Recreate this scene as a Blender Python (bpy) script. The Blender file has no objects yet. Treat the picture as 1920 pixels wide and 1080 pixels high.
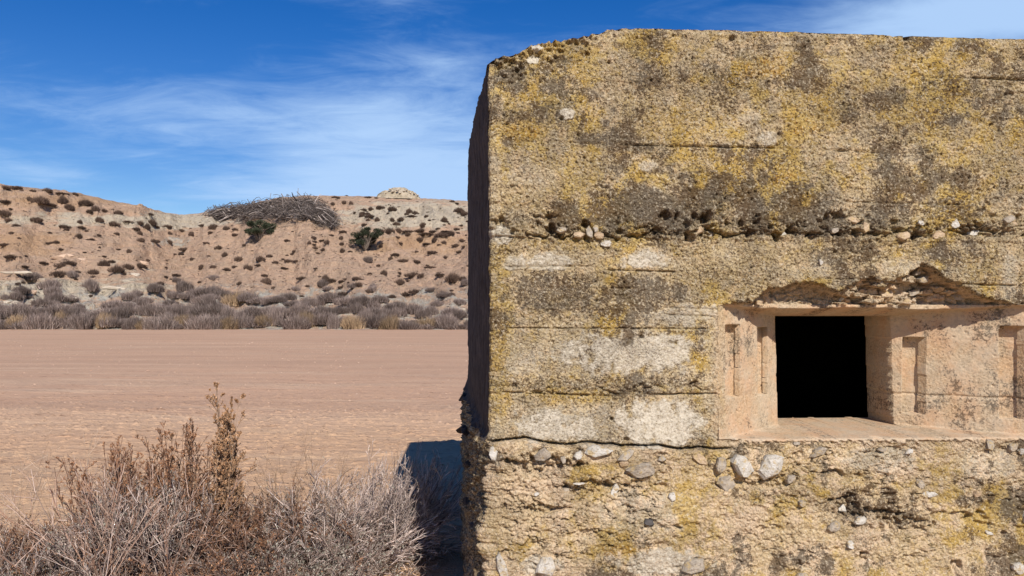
import bpy, bmesh, math, random
import numpy as np
from mathutils import Vector, Matrix

random.seed(7); RNG = np.random.default_rng(7)
S = bpy.context.scene
COL = S.collection
R = math.radians

# ------------------------------------------------------------------ camera, sky, sun
F = 1478.0            # focal length in photo pixels (1920 wide)
HZ = 585.0            # horizon row in the photo
EYE = 1.6
cam = bpy.data.objects.new('camera', bpy.data.cameras.new('camera'))
COL.objects.link(cam)
cam.location = (0, 0, EYE); cam.rotation_euler = (R(90), 0, 0)
cam.data.sensor_width = 36.0
cam.data.lens = 36.0 * F / 1920.0
cam.data.shift_y = (HZ - 540.0) / 1920.0
cam.data.clip_start = 0.05; cam.data.clip_end = 8000
S.camera = cam

SUN_AZ, SUN_EL = 16.0, 38.0         # degrees right of straight behind the camera, and up
sun = bpy.data.objects.new('sun', bpy.data.lights.new('sun', 'SUN')); COL.objects.link(sun)
sun.data.energy = 5.0; sun.data.angle = R(0.5); sun.data.color = (1.0, 0.95, 0.87)
to_sun = Vector((math.sin(R(SUN_AZ)) * math.cos(R(SUN_EL)), -math.cos(R(SUN_AZ)) * math.cos(R(SUN_EL)), math.sin(R(SUN_EL))))
sun.rotation_euler = to_sun.to_track_quat('Z', 'Y').to_euler(); sun.location = (2, -4, 8)

S.view_settings.view_transform = 'Standard'; S.view_settings.look = 'None'
S.view_settings.exposure = 0.18; S.view_settings.gamma = 1.0
S.render.engine = 'CYCLES'
S.cycles.max_bounces = 5; S.cycles.diffuse_bounces = 2


class NT:
    """small node tree writer"""
    def __init__(s, tree):
        s.t = tree; s.n = tree.nodes; s.n.clear()

    def put(s, sock, v):
        if isinstance(v, bpy.types.NodeSocket): s.t.links.new(v, sock)
        elif v is not None:
            if sock.type == 'RGBA' and not isinstance(v, (int, float)): v = (*v[:3], 1)
            sock.default_value = v

    def node(s, kind, ins=None, **kw):
        n = s.n.new(kind)
        for k, v in kw.items(): setattr(n, k, v)
        for k, v in (ins or {}).items(): s.put(n.inputs[k], v)
        return n

    def math(s, op, a, b=None, c=None, clamp=False):
        n = s.node('ShaderNodeMath', operation=op, use_clamp=clamp)
        for i, v in enumerate((a, b, c)): s.put(n.inputs[i], v)
        return n.outputs[0]

    def mix(s, f, a, b, mode='MIX'):
        n = s.node('ShaderNodeMix', data_type='RGBA', blend_type=mode)
        s.put(n.inputs[0], f); s.put(n.inputs[6], a); s.put(n.inputs[7], b)
        return n.outputs[2]

    def noise(s, vec, scale, detail=4, rough=.55, dist=0):
        return s.node('ShaderNodeTexNoise', {'Vector': vec, 'Scale': scale, 'Detail': detail, 'Roughness': rough, 'Distortion': dist}).outputs[0]

    def vor(s, vec, scale, feature='F1', out=0):
        return s.node('ShaderNodeTexVoronoi', {'Vector': vec, 'Scale': scale}, feature=feature).outputs[out]

    def step(s, v, a, b):
        n = s.node('ShaderNodeMapRange', {'Value': v, 'From Min': a, 'From Max': b, 'To Min': 0.0, 'To Max': 1.0}, interpolation_type='SMOOTHSTEP')
        return n.outputs[0]

    def scl(s, vec, v):
        n = s.node('ShaderNodeMapping', {'Vector': vec, 'Scale': v}); return n.outputs[0]

    def attr(s, name):
        n = s.node('ShaderNodeAttribute', attribute_name=name)
        sp = s.node('ShaderNodeSeparateColor', {0: n.outputs['Color']})
        return sp.outputs[0], sp.outputs[1], sp.outputs[2]


def make_world():
    w = bpy.data.worlds.new('World'); S.world = w; w.use_nodes = True
    t = NT(w.node_tree)
    sky = t.node('ShaderNodeTexSky', sky_type='NISHITA', sun_disc=False, sun_elevation=R(SUN_EL),
                 sun_rotation=R(180 - SUN_AZ), altitude=300, air_density=1.0, dust_density=0.15, ozone_density=2.4)
    hs = t.node('ShaderNodeHueSaturation', {'Hue': 0.517, 'Saturation': 1.46, 'Value': 1.0, 'Color': sky.outputs[0]})
    co = t.node('ShaderNodeTexCoord').outputs['Generated']
    sp = t.node('ShaderNodeSeparateXYZ', {0: co})
    x, y, z = sp.outputs
    az = t.math('ARCTAN2', x, y)                       # 0 straight ahead, negative to the left
    zz = t.math('ADD', t.math('MAXIMUM', z, 0.0), 0.12)
    # high cloud sheet: direction projected on a flat layer
    cx = t.math('DIVIDE', x, zz); cy = t.math('DIVIDE', y, zz)
    pl = t.node('ShaderNodeCombineXYZ', {0: cx, 1: cy, 2: 0.0}).outputs[0]
    rot = t.node('ShaderNodeMapping', {'Vector': pl, 'Rotation': (0, 0, R(24)), 'Scale': (0.8, 1.5, 1)}).outputs[0]
    n1 = t.noise(rot, 1.1, 7, .62, .5)
    n2 = t.noise(rot, 3.4, 6, .65, .9)

    def blob(a, e, ra, re):                            # soft patch of cloud in the sky, azimuth and elevation
        q = t.math('POWER', t.math('DIVIDE', t.math('SUBTRACT', az, a), ra), 2.0)
        p = t.math('POWER', t.math('DIVIDE', t.math('SUBTRACT', z, e), re), 2.0)
        return t.math('EXPONENT', t.math('MULTIPLY', t.math('ADD', p, q), -1.0))
    bl = None
    for a, e, ra, re, k in CLOUDS:
        b = t.math('MULTIPLY', blob(a, e, ra, re), k)
        bl = b if bl is None else t.math('ADD', bl, b)
    dens = t.math('ADD', t.math('MULTIPLY', t.math('SUBTRACT', n1, 0.5), 1.5), t.math('MULTIPLY', t.math('SUBTRACT', n2, 0.5), 1.0))
    dens = t.math('ADD', dens, bl)
    m = t.math('MULTIPLY', t.step(dens, -0.12, 1.15), 0.9)
    col = t.mix(m, hs.outputs[0], CLOUD_COL)
    bg = t.node('ShaderNodeBackground', {'Color': col, 'Strength': SKY_STR})
    out = t.node('ShaderNodeOutputWorld'); t.t.links.new(bg.outputs[0], out.inputs[0])


def az_el(px, py):
    d = Vector(((px - 960) / F, 1, (HZ - py) / F)); L = d.length
    return math.atan2(d.x, 1), d.z / L


CLOUDS = []
for px, py, rx, ry, k in [(540, 225, 360, 70, .42), (250, 225, 200, 50, .2), (740, 215, 130, 28, .35), (780, 340, 280, 80, 1.25), (700, 120, 260, 70, .15), (100, 326, 90, 20, .65),
                          (540, 375, 200, 26, .5), (880, 110, 130, 40, .3), (1850, 25, 260, 55, 1.3), (300, 60, 500, 50, -.35), (420, 300, 110, 22, -.25),
                          (120, 385, 220, 30, .15), (1300, 20, 260, 40, -.1), (640, 60, 200, 50, -.1), (250, 350, 90, 26, -.35)]:
    a, e = az_el(px, py); CLOUDS.append((a, e, rx / F, ry / F, k))
SKY_STR = 0.092
CLOUD_COL = (4.6, 6.6, 9.6)
make_world()

# ------------------------------------------------------------------ number helpers


def _h(ix, iy, iz, seed):
    n = (ix.astype(np.int64) * 374761393 + iy.astype(np.int64) * 668265263 + iz.astype(np.int64) * 2147483647 + seed * 974634777) & 0xFFFFFFFF
    n = ((n ^ (n >> 13)) * 1274126177) & 0xFFFFFFFF
    n = ((n ^ (n >> 16)) * 2246822519) & 0xFFFFFFFF
    return (n ^ (n >> 15)) / 4294967295.0


def vn(x, y, seed=0):
    """gradient noise, about -1..1"""
    x = np.asarray(x, float); y = np.asarray(y, float); x, y = np.broadcast_arrays(x, y)
    ix = np.floor(x); iy = np.floor(y); fx = x - ix; fy = y - iy
    ux = fx * fx * fx * (fx * (fx * 6 - 15) + 10); uy = fy * fy * fy * (fy * (fy * 6 - 15) + 10)
    z = np.zeros_like(ix)

    def g(a, b):
        t = _h(ix + a, iy + b, z, seed) * 2 * np.pi
        return np.cos(t) * (fx - a) + np.sin(t) * (fy - b)
    n0 = g(0, 0) * (1 - ux) + g(1, 0) * ux; n1 = g(0, 1) * (1 - ux) + g(1, 1) * ux
    return (n0 * (1 - uy) + n1 * uy) * 1.5


def fbm(x, y, o=4, seed=0, rough=.5):
    a = 1; s = 0; t = 0
    for i in range(o):
        s = s + a * vn(x * 2 ** i + 17.3 * i, y * 2 ** i + 5.1 * i, seed + i); t += a; a *= rough
    return s / t * 1.4


def worley(x, y, seed=0):
    x, y = np.broadcast_arrays(np.asarray(x, float), np.asarray(y, float))
    ix = np.floor(x); iy = np.floor(y); z = np.zeros_like(ix)
    f1 = np.full(x.shape, 9.); f2 = f1.copy(); cid = np.zeros(x.shape)
    for a in (-1, 0, 1):
        for b in (-1, 0, 1):
            cx = ix + a + _h(ix + a, iy + b, z, seed); cy = iy + b + _h(ix + a, iy + b, z + 1, seed)
            d = np.hypot(x - cx, y - cy); h = _h(ix + a, iy + b, z + 2, seed)
            n = d < f1
            f2 = np.where(n, f1, np.minimum(f2, d)); cid = np.where(n, h, cid); f1 = np.where(n, d, f1)
    return f1, f2, cid


def ss(x, a, b):
    t = np.clip((x - a) / (b - a), 0, 1); return t * t * (3 - 2 * t)


def lerp_pts(x, pts):
    p = np.array(pts, float); return np.interp(x, p[:, 0], p[:, 1])


# ------------------------------------------------------------------ object helpers
def mk(name, V, Fc, mat, parent=None, attrs=None, smooth=True, loc=None):
    """V (n,3), Fc (m,k) index array -> one linked mesh object"""
    V = np.asarray(V, np.float32); Fc = np.asarray(Fc, np.int32)
    me = bpy.data.meshes.new(name)
    m, k = Fc.shape
    me.vertices.add(len(V)); me.vertices.foreach_set('co', V.ravel())
    me.loops.add(m * k); me.loops.foreach_set('vertex_index', Fc.ravel())
    me.polygons.add(m); me.polygons.foreach_set('loop_start', np.arange(0, m * k, k, dtype=np.int32))
    me.polygons.foreach_set('loop_total', np.full(m, k, np.int32))
    me.polygons.foreach_set('use_smooth', np.full(m, smooth, bool))
    for an, av in (attrs or {}).items():
        a = me.attributes.new(an, 'FLOAT_COLOR', 'POINT')
        c = np.ones((len(V), 4), np.float32); c[:, :3] = av
        a.data.foreach_set('color', c.ravel())
    me.update(calc_edges=True); me.validate()
    me.materials.append(mat)
    o = bpy.data.objects.new(name, me); COL.objects.link(o)
    if parent: o.parent = parent
    if loc is not None: o.location = loc
    return o


def tag(o, label=None, cat=None, group=None, kind=None):
    for k, v in (('label', label), ('category', cat), ('group', group), ('kind', kind)):
        if v: o[k] = v
    return o


def grid_faces(nr, nc, keep=None):
    i = np.arange((nr - 1) * (nc - 1)); r = i // (nc - 1); c = i % (nc - 1)
    a = r * nc + c
    f = np.stack([a, a + 1, a + nc + 1, a + nc], 1)
    return f if keep is None else f[keep]


def submesh(V, Fc, attrs):
    u, inv = np.unique(Fc.ravel(), return_inverse=True)
    return V[u], inv.reshape(Fc.shape), {k: a[u] for k, a in attrs.items()}


def tubes(P, Rd, sides=3):
    M, K, _ = P.shape
    T = np.gradient(P, axis=1); T /= np.linalg.norm(T, axis=2, keepdims=True) + 1e-9
    ref = RNG.normal(size=(M, 1, 3)); n1 = np.cross(T, ref); n1 /= np.linalg.norm(n1, axis=2, keepdims=True) + 1e-9
    n2 = np.cross(T, n1)
    ang = np.arange(sides) * 2 * np.pi / sides
    V = P[:, :, None, :] + Rd[:, :, None, None] * (np.cos(ang)[:, None] * n1[:, :, None, :] + np.sin(ang)[:, None] * n2[:, :, None, :])
    m = np.arange(M)[:, None, None]; k = np.arange(K - 1)[None, :, None]; s = np.arange(sides)[None, None, :]
    s2 = (s + 1) % sides
    b = m * K * sides
    f = np.stack([b + k * sides + s, b + k * sides + s2, b + (k + 1) * sides + s2, b + (k + 1) * sides + s], -1).reshape(-1, 4)
    return V.reshape(-1, 3), f


# ------------------------------------------------------------------ materials
def surf(name, build, rough=.95):
    m = bpy.data.materials.new(name); m.use_nodes = True
    t = NT(m.node_tree)
    col, bump = build(t)
    b = t.node('ShaderNodeBsdfPrincipled', {'Base Color': col, 'Roughness': rough, 'Specular IOR Level': 0.15})
    if bump is not None: t.t.links.new(bump, b.inputs['Normal'])
    o = t.node('ShaderNodeOutputMaterial'); t.t.links.new(b.outputs[0], o.inputs[0])
    return m


def bump(t, h, dist, strength=1.0):
    return t.node('ShaderNodeBump', {'Height': h, 'Distance': dist, 'Strength': strength}).outputs[0]


def concrete(t):
    """old lichen covered concrete; masks: R yellow lichen, G dark lichen, dark tones and painted lintel shade, B pale bare plaster and brightened lintel fragments; masks2: R ochre, G pink earth, B rubble"""
    p = t.node('ShaderNodeTexCoord').outputs['Object']
    ye, da, pa = t.attr('masks'); oc, pk, rb = t.attr('masks2')
    a = t.noise(p, 9, 5, .6); b = t.noise(p, 60, 4, .65); c = t.noise(p, 190, 3, .7); d = t.noise(p, 420, 2, .6)
    nb = t.node('ShaderNodeMapRange', {'Value': b, 'From Min': .36, 'From Max': .64}).outputs[0]
    nn = t.node('ShaderNodeMapRange', {'Value': c, 'From Min': .34, 'From Max': .66}).outputs[0]
    e = t.node('ShaderNodeMapRange', {'Value': t.noise(p, 105, 3, .7), 'From Min': .36, 'From Max': .64}).outputs[0]
    sp = t.math('ADD', t.math('MULTIPLY', nb, .5), t.math('MULTIPLY', nn, .5))
    s2 = t.math('ADD', t.math('MULTIPLY', e, .6), t.math('MULTIPLY', nb, .4))
    col = t.mix(t.step(a, .35, .65), (.49, .37, .205), (.40, .315, .205))
    col = t.mix(t.step(t.noise(p, 24, 4, .6), .45, .7), col, (.55, .40, .235))
    col = t.mix(rb, col, t.mix(t.step(a, .35, .65), (.56, .42, .245), (.66, .49, .325)))
    fy = t.step(t.math('ADD', t.math('MULTIPLY', sp, .62), ye), .42, .95)
    col = t.mix(t.math('MULTIPLY', fy, .80), col, t.mix(t.step(a, .4, .6), (.46, .29, .05), (.50, .35, .11)))
    fo = t.step(t.math('ADD', t.math('MULTIPLY', s2, .8), oc), .72, 1.0)
    col = t.mix(t.math('MULTIPLY', fo, .85), col, (.46, .235, .04))
    fp = t.step(t.math('ADD', t.math('MULTIPLY', sp, .50), pa), .38, 1.0)
    col = t.mix(t.math('MULTIPLY', fp, .93), col, t.mix(nb, (.49, .435, .345), (.58, .52, .42)))
    col = t.mix(pk, col, t.mix(t.step(a, .35, .62), t.mix(t.step(nb, .3, .9), (.47, .305, .185), (.53, .37, .24)), t.mix(t.step(nb, .2, .8), (.50, .385, .265), (.42, .33, .235))))
    fd = t.step(t.math('ADD', t.math('MULTIPLY', sp, .95), da), .82, 1.06)
    col = t.mix(t.math('MULTIPLY', fd, .85), col, t.mix(t.step(a, .4, .6), (.105, .066, .040), (.13, .105, .078)))
    # fine grit: dark grains and pale grains in the aggregate
    q = t.math('SUBTRACT', 1.0, t.math('MULTIPLY', t.math('MAXIMUM', pk, t.math('MULTIPLY', fp, .8)), .85))
    q2 = t.math('MULTIPLY', q, t.math('SUBTRACT', 1.0, t.math('MULTIPLY', rb, .45)))
    g = t.math('MULTIPLY', t.step(e, .58, .92), q2)
    col = t.mix(t.math('MULTIPLY', g, .92), col, (.085, .052, .025))
    g2 = t.math('MULTIPLY', t.step(t.noise(p, 85, 3, .7), .54, .66), q)
    col = t.mix(t.math('MULTIPLY', g2, .65), col, (.68, .58, .42))
    g3 = t.math('MULTIPLY', t.step(c, .55, .68), q2)
    col = t.mix(t.math('MULTIPLY', g3, .55), col, (.09, .055, .03))
    v = t.vor(p, 95)
    h = t.math('ADD', t.math('MULTIPLY', c, 1.0), t.math('ADD', t.math('MULTIPLY', d, .5), t.math('MULTIPLY', t.math('SUBTRACT', 1.0, v), .9)))
    h = t.math('ADD', h, t.math('MULTIPLY', b, 1.2))
    h = t.math('MULTIPLY', h, t.math('ADD', .14, t.math('MULTIPLY', q, .86)))
    h = t.math('MULTIPLY', h, t.math('SUBTRACT', 1.0, t.math('MULTIPLY', pk, .6)))
    h = t.math('MULTIPLY', h, t.math('ADD', .6, t.math('MULTIPLY', t.step(t.noise(p, 5, 3, .6), .4, .6), .5)))
    return col, bump(t, h, .0105)


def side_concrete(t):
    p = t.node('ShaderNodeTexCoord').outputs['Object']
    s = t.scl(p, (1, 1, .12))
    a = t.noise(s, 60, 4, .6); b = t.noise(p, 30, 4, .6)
    col = t.mix(t.step(a, .35, .65), (.045, .035, .03), (.10, .08, .07))  # concrete coloured near black, the side's shade is put into its colour
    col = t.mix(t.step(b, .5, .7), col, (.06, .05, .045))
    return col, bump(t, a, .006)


def flat(name, c1, c2, scale=20, bm=.004, rough=.95, c3=None):
    def f(t):
        p = t.node('ShaderNodeTexCoord').outputs['Object']
        a = t.noise(p, scale, 5, .62)
        col = t.mix(t.step(a, .38, .62), c1, c2)
        if c3: col = t.mix(t.step(t.noise(p, scale * 4, 3, .6), .55, .68), col, c3)
        return col, bump(t, a, bm)
    return surf(name, f, rough)


def twig_mat(name, cols):
    """tint attribute: R picks the colour along cols, G brightness"""
    def f(t):
        r, g, b = t.attr('tint')
        cr = t.node('ShaderNodeValToRGB', {0: r})
        el = cr.color_ramp.elements
        while len(el) < len(cols): el.new(.5)
        for i, c in enumerate(cols):
            el[i].position = i / (len(cols) - 1); el[i].color = (*c, 1)
        k = t.math('MULTIPLY', t.math('ADD', .6, t.math('MULTIPLY', g, .8)), t.math('ADD', .72, t.math('MULTIPLY', t.node('ShaderNodeObjectInfo').outputs['Random'], .62)))
        kc = t.node('ShaderNodeCombineColor', {0: k, 1: k, 2: k}).outputs[0]
        return t.mix(1.0, cr.outputs[0], kc, 'MULTIPLY'), None
    return surf(name, f, .9)


def field_mat(t):
    p = t.node('ShaderNodeNewGeometry').outputs['Position']
    st = t.scl(t.node('ShaderNodeMapping', {'Vector': p, 'Rotation': (0, 0, R(4))}).outputs[0], (.14, 1.0, 1.0))
    a = t.noise(st, .55, 6, .6, .3); b = t.noise(st, 3.0, 5, .65); c = t.noise(t.scl(p, (.28, 1, 1)), 14, 4, .65); d = t.noise(p, 60, 3, .6)
    col = t.mix(t.step(a, .35, .65), (.52, .325, .21), (.46, .29, .19))
    col = t.mix(t.math('MULTIPLY', t.step(b, .5, .66), .3), col, (.45, .25, .16))
    col = t.mix(t.math('MULTIPLY', t.step(t.noise(st, 1.6, 5, .65), .52, .7), .5), col, (.56, .40, .27))
    tr = t.noise(t.scl(p, (.07, .8, 1.0)), .6, 5, .6, .4)
    col = t.mix(t.math('MULTIPLY', t.step(tr, .53, .66), .35), col, (.40, .235, .155))
    col = t.mix(t.math('MULTIPLY', t.step(tr, .47, .36), .25), col, (.60, .42, .28))
    # soil by the bunker is more ochre
    n = t.node('ShaderNodeSeparateXYZ', {0: p}).outputs[1]
    near = t.math('SUBTRACT', 1.0, t.step(t.math('ADD', n, t.math('MULTIPLY', a, 8)), 8.0, 20.0))
    col = t.mix(t.math('MULTIPLY', near, .45), col, (.52, .34, .18))
    col = t.mix(t.math('MULTIPLY', t.step(t.math('ADD', c, t.math('MULTIPLY', t.math('SUBTRACT', b, .5), .6)), .60, .70), .7), col, (.26, .15, .09))
    col = t.mix(t.math('MULTIPLY', t.step(d, .60, .72), .5), col, (.62, .44, .30))
    h = t.math('ADD', t.math('MULTIPLY', c, 1.0), t.math('ADD', t.math('MULTIPLY', d, .4), t.math('MULTIPLY', b, 1.6)))
    return col, bump(t, h, .028)


def hill_mat(t):
    p = t.node('ShaderNodeNewGeometry').outputs['Position']
    z = t.node('ShaderNodeSeparateXYZ', {0: p}).outputs[2]
    pa, orr, gy = t.attr('masks')
    a = t.noise(p, .12, 5, .6); b = t.noise(t.scl(p, (.35, .35, 2.2)), .8, 6, .65); c = t.noise(p, 1.3, 5, .7); d = t.noise(p, 6, 4, .65)
    col = t.mix(t.step(b, .38, .62), (.58, .385, .26), (.49, .34, .235))
    col = t.mix(t.step(t.math('ADD', orr, t.math('MULTIPLY', t.math('SUBTRACT', b, .5), 1.2)), .3, .75), col, (.51, .325, .195))
    col = t.mix(t.step(t.math('ADD', pa, t.math('MULTIPLY', t.math('SUBTRACT', b, .5), 1.6)), .35, .7), col, (.60, .50, .37))
    col = t.mix(t.step(t.math('ADD', gy, t.math('MULTIPLY', t.math('SUBTRACT', c, .5), 1.6)), .4, .75), col, (.50, .46, .38))
    col = t.mix(t.math('MULTIPLY', t.step(c, .54, .66), .5), col, (.36, .22, .15))
    col = t.mix(t.math('MULTIPLY', t.step(d, .58, .70), .55), col, (.20, .125, .09))
    col = t.mix(t.math('MULTIPLY', t.step(t.noise(p, 4, 3, .6), .60, .70), .5), col, (.70, .58, .45))
    h = t.math('ADD', c, t.math('ADD', t.math('MULTIPLY', d, .35), t.math('MULTIPLY', b, .7)))
    return col, bump(t, h, .9)


M_wall = surf('lichen_concrete', concrete)
M_side = surf('shade_toned_side_concrete', side_concrete)
M_inner = flat('dark_interior', (.035, .028, .024), (.05, .04, .033), 6)  # black shade of the opening is put into the room's colour
M_field = surf('field_soil', field_mat)
M_hill = surf('hill_soil', hill_mat)
def stone_mat(c1, c2):
    def f(t):
        p = t.node('ShaderNodeTexCoord').outputs['Object']; w = t.node('ShaderNodeNewGeometry').outputs['Position']
        a = t.noise(p, 25, 5, .65); b = t.noise(w, 45, 4, .7); c = t.noise(w, 130, 3, .7)
        col = t.mix(t.step(a, .38, .62), c1, c2)
        col = t.mix(t.math('MULTIPLY', t.step(b, .50, .64), .75), col, (.42, .30, .14))
        col = t.mix(t.math('MULTIPLY', t.step(c, .56, .68), .7), col, (.12, .085, .055))
        return col, bump(t, t.math('ADD', a, c), .006)
    return f


M_stone_w = surf('pale_limestone', stone_mat((.40, .36, .30), (.56, .52, .46)))
M_stone_g = surf('grey_stone', stone_mat((.26, .22, .175), (.40, .34, .27)))
M_stone_t = surf('tan_stone', stone_mat((.38, .27, .17), (.52, .39, .26)))
M_stone_k = flat('dark_stone', (.05, .045, .042), (.09, .08, .075), 30, .003)

# ------------------------------------------------------------------ bunker geometry
A = R(3.0); CX, CY = -0.097, 3.0
ca, sa = math.cos(A), math.sin(A)
TV = np.array([ca, sa]); NV = np.array([-sa, ca])       # along the front wall, and into the bunker


def wu(px, d=0.0):
    r = (np.asarray(px, float) - 960) / F
    return (r * (CY + d * ca) - CX + d * sa) / (ca - r * sa)


def wv(px, py, d=0.0):
    return (HZ - np.asarray(py, float)) / F * (CY + wu(px, d) * sa + d * ca)


def w2p(u, v, d):
    return np.stack([CX + u * ca - d * sa, CY + u * sa + d * ca, EYE + v], -1)


D1 = 0.28; EPS = 1e-3
uL0 = float(wu(1347)); uL1 = float(wu(1453, D1)); uR1 = float(wu(1668, D1)); uR0 = float(wu(1968))
_r = (1626 - 960) / F
D2 = (uR1 * (ca - _r * sa) + CX - _r * CY) / (_r * ca + sa)      # back of the jamb
V_SILL, V_SOFF, V_SOFI = -.483, .030, -.018
BROKE = [(1330, 575), (1344, 570), (1412, 562), (1428, 552), (1442, 538), (1468, 540), (1480, 532), (1494, 529), (1538, 530), (1557, 540), (1575, 547), (1590, 538),
         (1601, 530), (1620, 524), (1635, 515), (1652, 523), (1675, 525), (1705, 512), (1718, 500), (1731, 491), (1746, 497), (1764, 508), (1775, 520), (1790, 527),
         (1816, 536), (1835, 551), (1868, 560), (1901, 567), (1925, 572), (2000, 572)]
bu = [float(wu(a)) for a, b in BROKE]; bv = [float(wv(a, b)) for a, b in BROKE]


def splay_d(u, v=None):
    k = 0.0 if v is None else np.clip(v, -.5, .05) * -.03
    l = D1 * (u - uL0) / (uL1 + k - uL0); r = D1 * (uR0 - u) / (uR0 - uR1 - k)
    return np.minimum(np.minimum(l, r), D1 + .0)


def px_to_splay(px, left):
    lo, hi = (uL0, uL1) if left else (uR1, uR0)
    for _ in range(40):
        m = (lo + hi) / 2; d = float(splay_d(np.array(m)))
        x = CX + m * ca - d * sa; y = CY + m * sa + d * ca
        if x / y * F + 960 < px: lo = m
        else: hi = m
    m = (lo + hi) / 2
    return m, float(splay_d(np.array(m)))


SLOTS = []
for left, x0, x1, y0, y1 in [(True, 1360, 1386, 608, 745), (True, 1420, 1438, 614, 741), (False, 1693, 1736, 632, 776), (False, 1874, 1925, 612, 786)]:
    ua, da = px_to_splay(x0, left); ub, db = px_to_splay(x1, left); dm = (da + db) / 2
    SLOTS.append((ua, ub, float(wv((x0 + x1) / 2, y0, dm)), float(wv((x0 + x1) / 2, y1, dm))))

TOP = [(905, 128), (912, 116), (925, 106), (940, 101), (962, 97), (985, 86), (1000, 74), (1025, 71), (1060, 67), (1085, 66), (1110, 60), (1128, 58), (1136, 53), (1141, 50),
       (1300, 54), (1500, 59), (1700, 66), (1920, 72)]
tu = [float(wu(a)) for a, b in TOP]; tv = [float(wv(a, b)) for a, b in TOP]
tu += [3.4]; tv += [tv[-1] - .012]


def ell(u, v, lst, noise):
    """sum of soft patches given in photo pixels on the wall, with ragged borders"""
    s = np.zeros_like(u)
    for x, y, rx, ry, k in lst:
        cu = float(wu(x)); cv = float(wv(x, y)); m = (CY) / F
        q = ((u - cu) / (rx * m)) ** 2 + ((v - cv) / (ry * m)) ** 2
        s = np.maximum(s, k * ss(1.55 + noise * 1.5 - q, 0, 1.1))
    return s


PALE = [(1150, 665, 230, 55, .34), (1140, 800, 230, 45, .40), (1130, 490, 190, 22, .22), (1290, 600, 90, 26, .35), (1340, 700, 30, 100, .3), (1180, 662, 140, 42, .62), (1065, 655, 40, 22, .45), (1040, 802, 80, 30, .62), (1235, 795, 95, 46, .66), (1030, 490, 55, 17, .55), (968, 492, 26, 16, .5), (1212, 488, 42, 20, .6),
        (1290, 592, 70, 22, .5), (1008, 84, 12, 8, .9), (1000, 108, 10, 8, .9), (1062, 214, 14, 10, .7), (1215, 312, 20, 10, .5), (1345, 660, 20, 60, .35),
        (1230, 560, 20, 60, .0), (1500, 575, 0.1, 0.1, 0), (1200, 965, 90, 45, .4), (1240, 1055, 110, 26, .6), (1010, 1060, 40, 20, .55), (1650, 860, 80, 26, .45), (1850, 870, 60, 30, .4),
        (925, 330, 16, 130, .3), (940, 440, 22, 18, .6), (985, 680, 45, 24, .4), (1430, 500, 60, 30, .0), (1440, 260, 20, 14, .5), (1410, 220, 24, 14, .35), (1700, 290, 30, 20, .35),
        (1000, 330, 50, 20, .3), (1130, 560, 30, 90, .0), (1520, 510, 40, 20, .35), (1690, 500, 60, 16, .35), (1895, 520, 18, 60, .4), (1360, 480, 30, 26, .3)]
DARK = [(1035, 548, 95, 42, .46), (1200, 560, 85, 46, .52), (1130, 716, 200, 13, .42), (1368, 165, 36, 44, .36), (1370, 90, 30, 20, .3), (1780, 165, 60, 34, .36), (1755, 215, 36, 26, .34), (1860, 190, 36, 40, .3),
        (1440, 400, 190, 26, .30), (1120, 405, 130, 26, .34), (1545, 385, 40, 46, .34), (1545, 335, 60, 40, .22), (1555, 478, 40, 26, .4), (1780, 392, 60, 22, .42), (1700, 330, 60, 40, .2),
        (1020, 868, 90, 26, .26), (1110, 905, 40, 22, .28), (1600, 950, 60, 34, .30), (1690, 965, 60, 24, .34), (1440, 925, 60, 26, .24), (1380, 500, 90, 40, .26), (1500, 520, 90, 30, .2),
        (1800, 480, 60, 40, .22), (1000, 700, 40, 26, .24), (1700, 400, 90, 20, .3), (1310, 480, 60, 50, .22), (1240, 230, 60, 30, .16), (1170, 205, 60, 40, .1), (1830, 350, 26, 14, .3), (1880, 80, 40, 20, .18), (1480, 250, 60, 50, .14), (1600, 210, 30, 40, .16)]
YEL = [(1040, 110, 120, 46, .52), (985, 245, 45, 50, .5), (1260, 235, 120, 60, .34), (1440, 130, 60, 26, .4), (1540, 170, 60, 90, .42), (1690, 205, 60, 34, .5), (1700, 130, 34, 20, .42), (1210, 260, 60, 30, .35),
       (1090, 320, 90, 30, .34), (1150, 390, 160, 30, .16), (1000, 400, 60, 60, .2), (1400, 330, 160, 50, .2), (1800, 290, 120, 60, .3), (1880, 110, 60, 60, .3), (938, 620, 24, 210, .5), (1120, 455, 120, 20, .38),
       (1165, 795, 26, 36, .48), (1080, 745, 110, 16, .42), (1080, 700, 120, 26, .34), (1290, 700, 40, 50, .26), (1350, 520, 120, 60, .24), (1650, 470, 120, 40, .24), (1850, 500, 60, 40, .3), (1090, 640, 40, 26, .3),
       (1160, 900, 90, 34, .26), (1300, 900, 120, 60, .26), (1500, 870, 160, 60, .26), (1600, 900, 60, 30, .3), (1700, 1020, 160, 40, .18), (1250, 1000, 90, 60, .18), (1345, 760, 30, 60, .3), (1450, 560, 60, 20, .2), (1330, 1010, 40, 60, .26)]
OCH = [(1440, 128, 60, 20, .36), (1300, 255, 60, 26, .22), (1165, 800, 16, 26, .4), (1690, 220, 46, 26, .30), (980, 245, 34, 20, .3), (1530, 240, 40, 30, .22), (1180, 1035, 50, 14, .4), (1060, 110, 60, 20, .2), (1840, 250, 60, 30, .2)]
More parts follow.
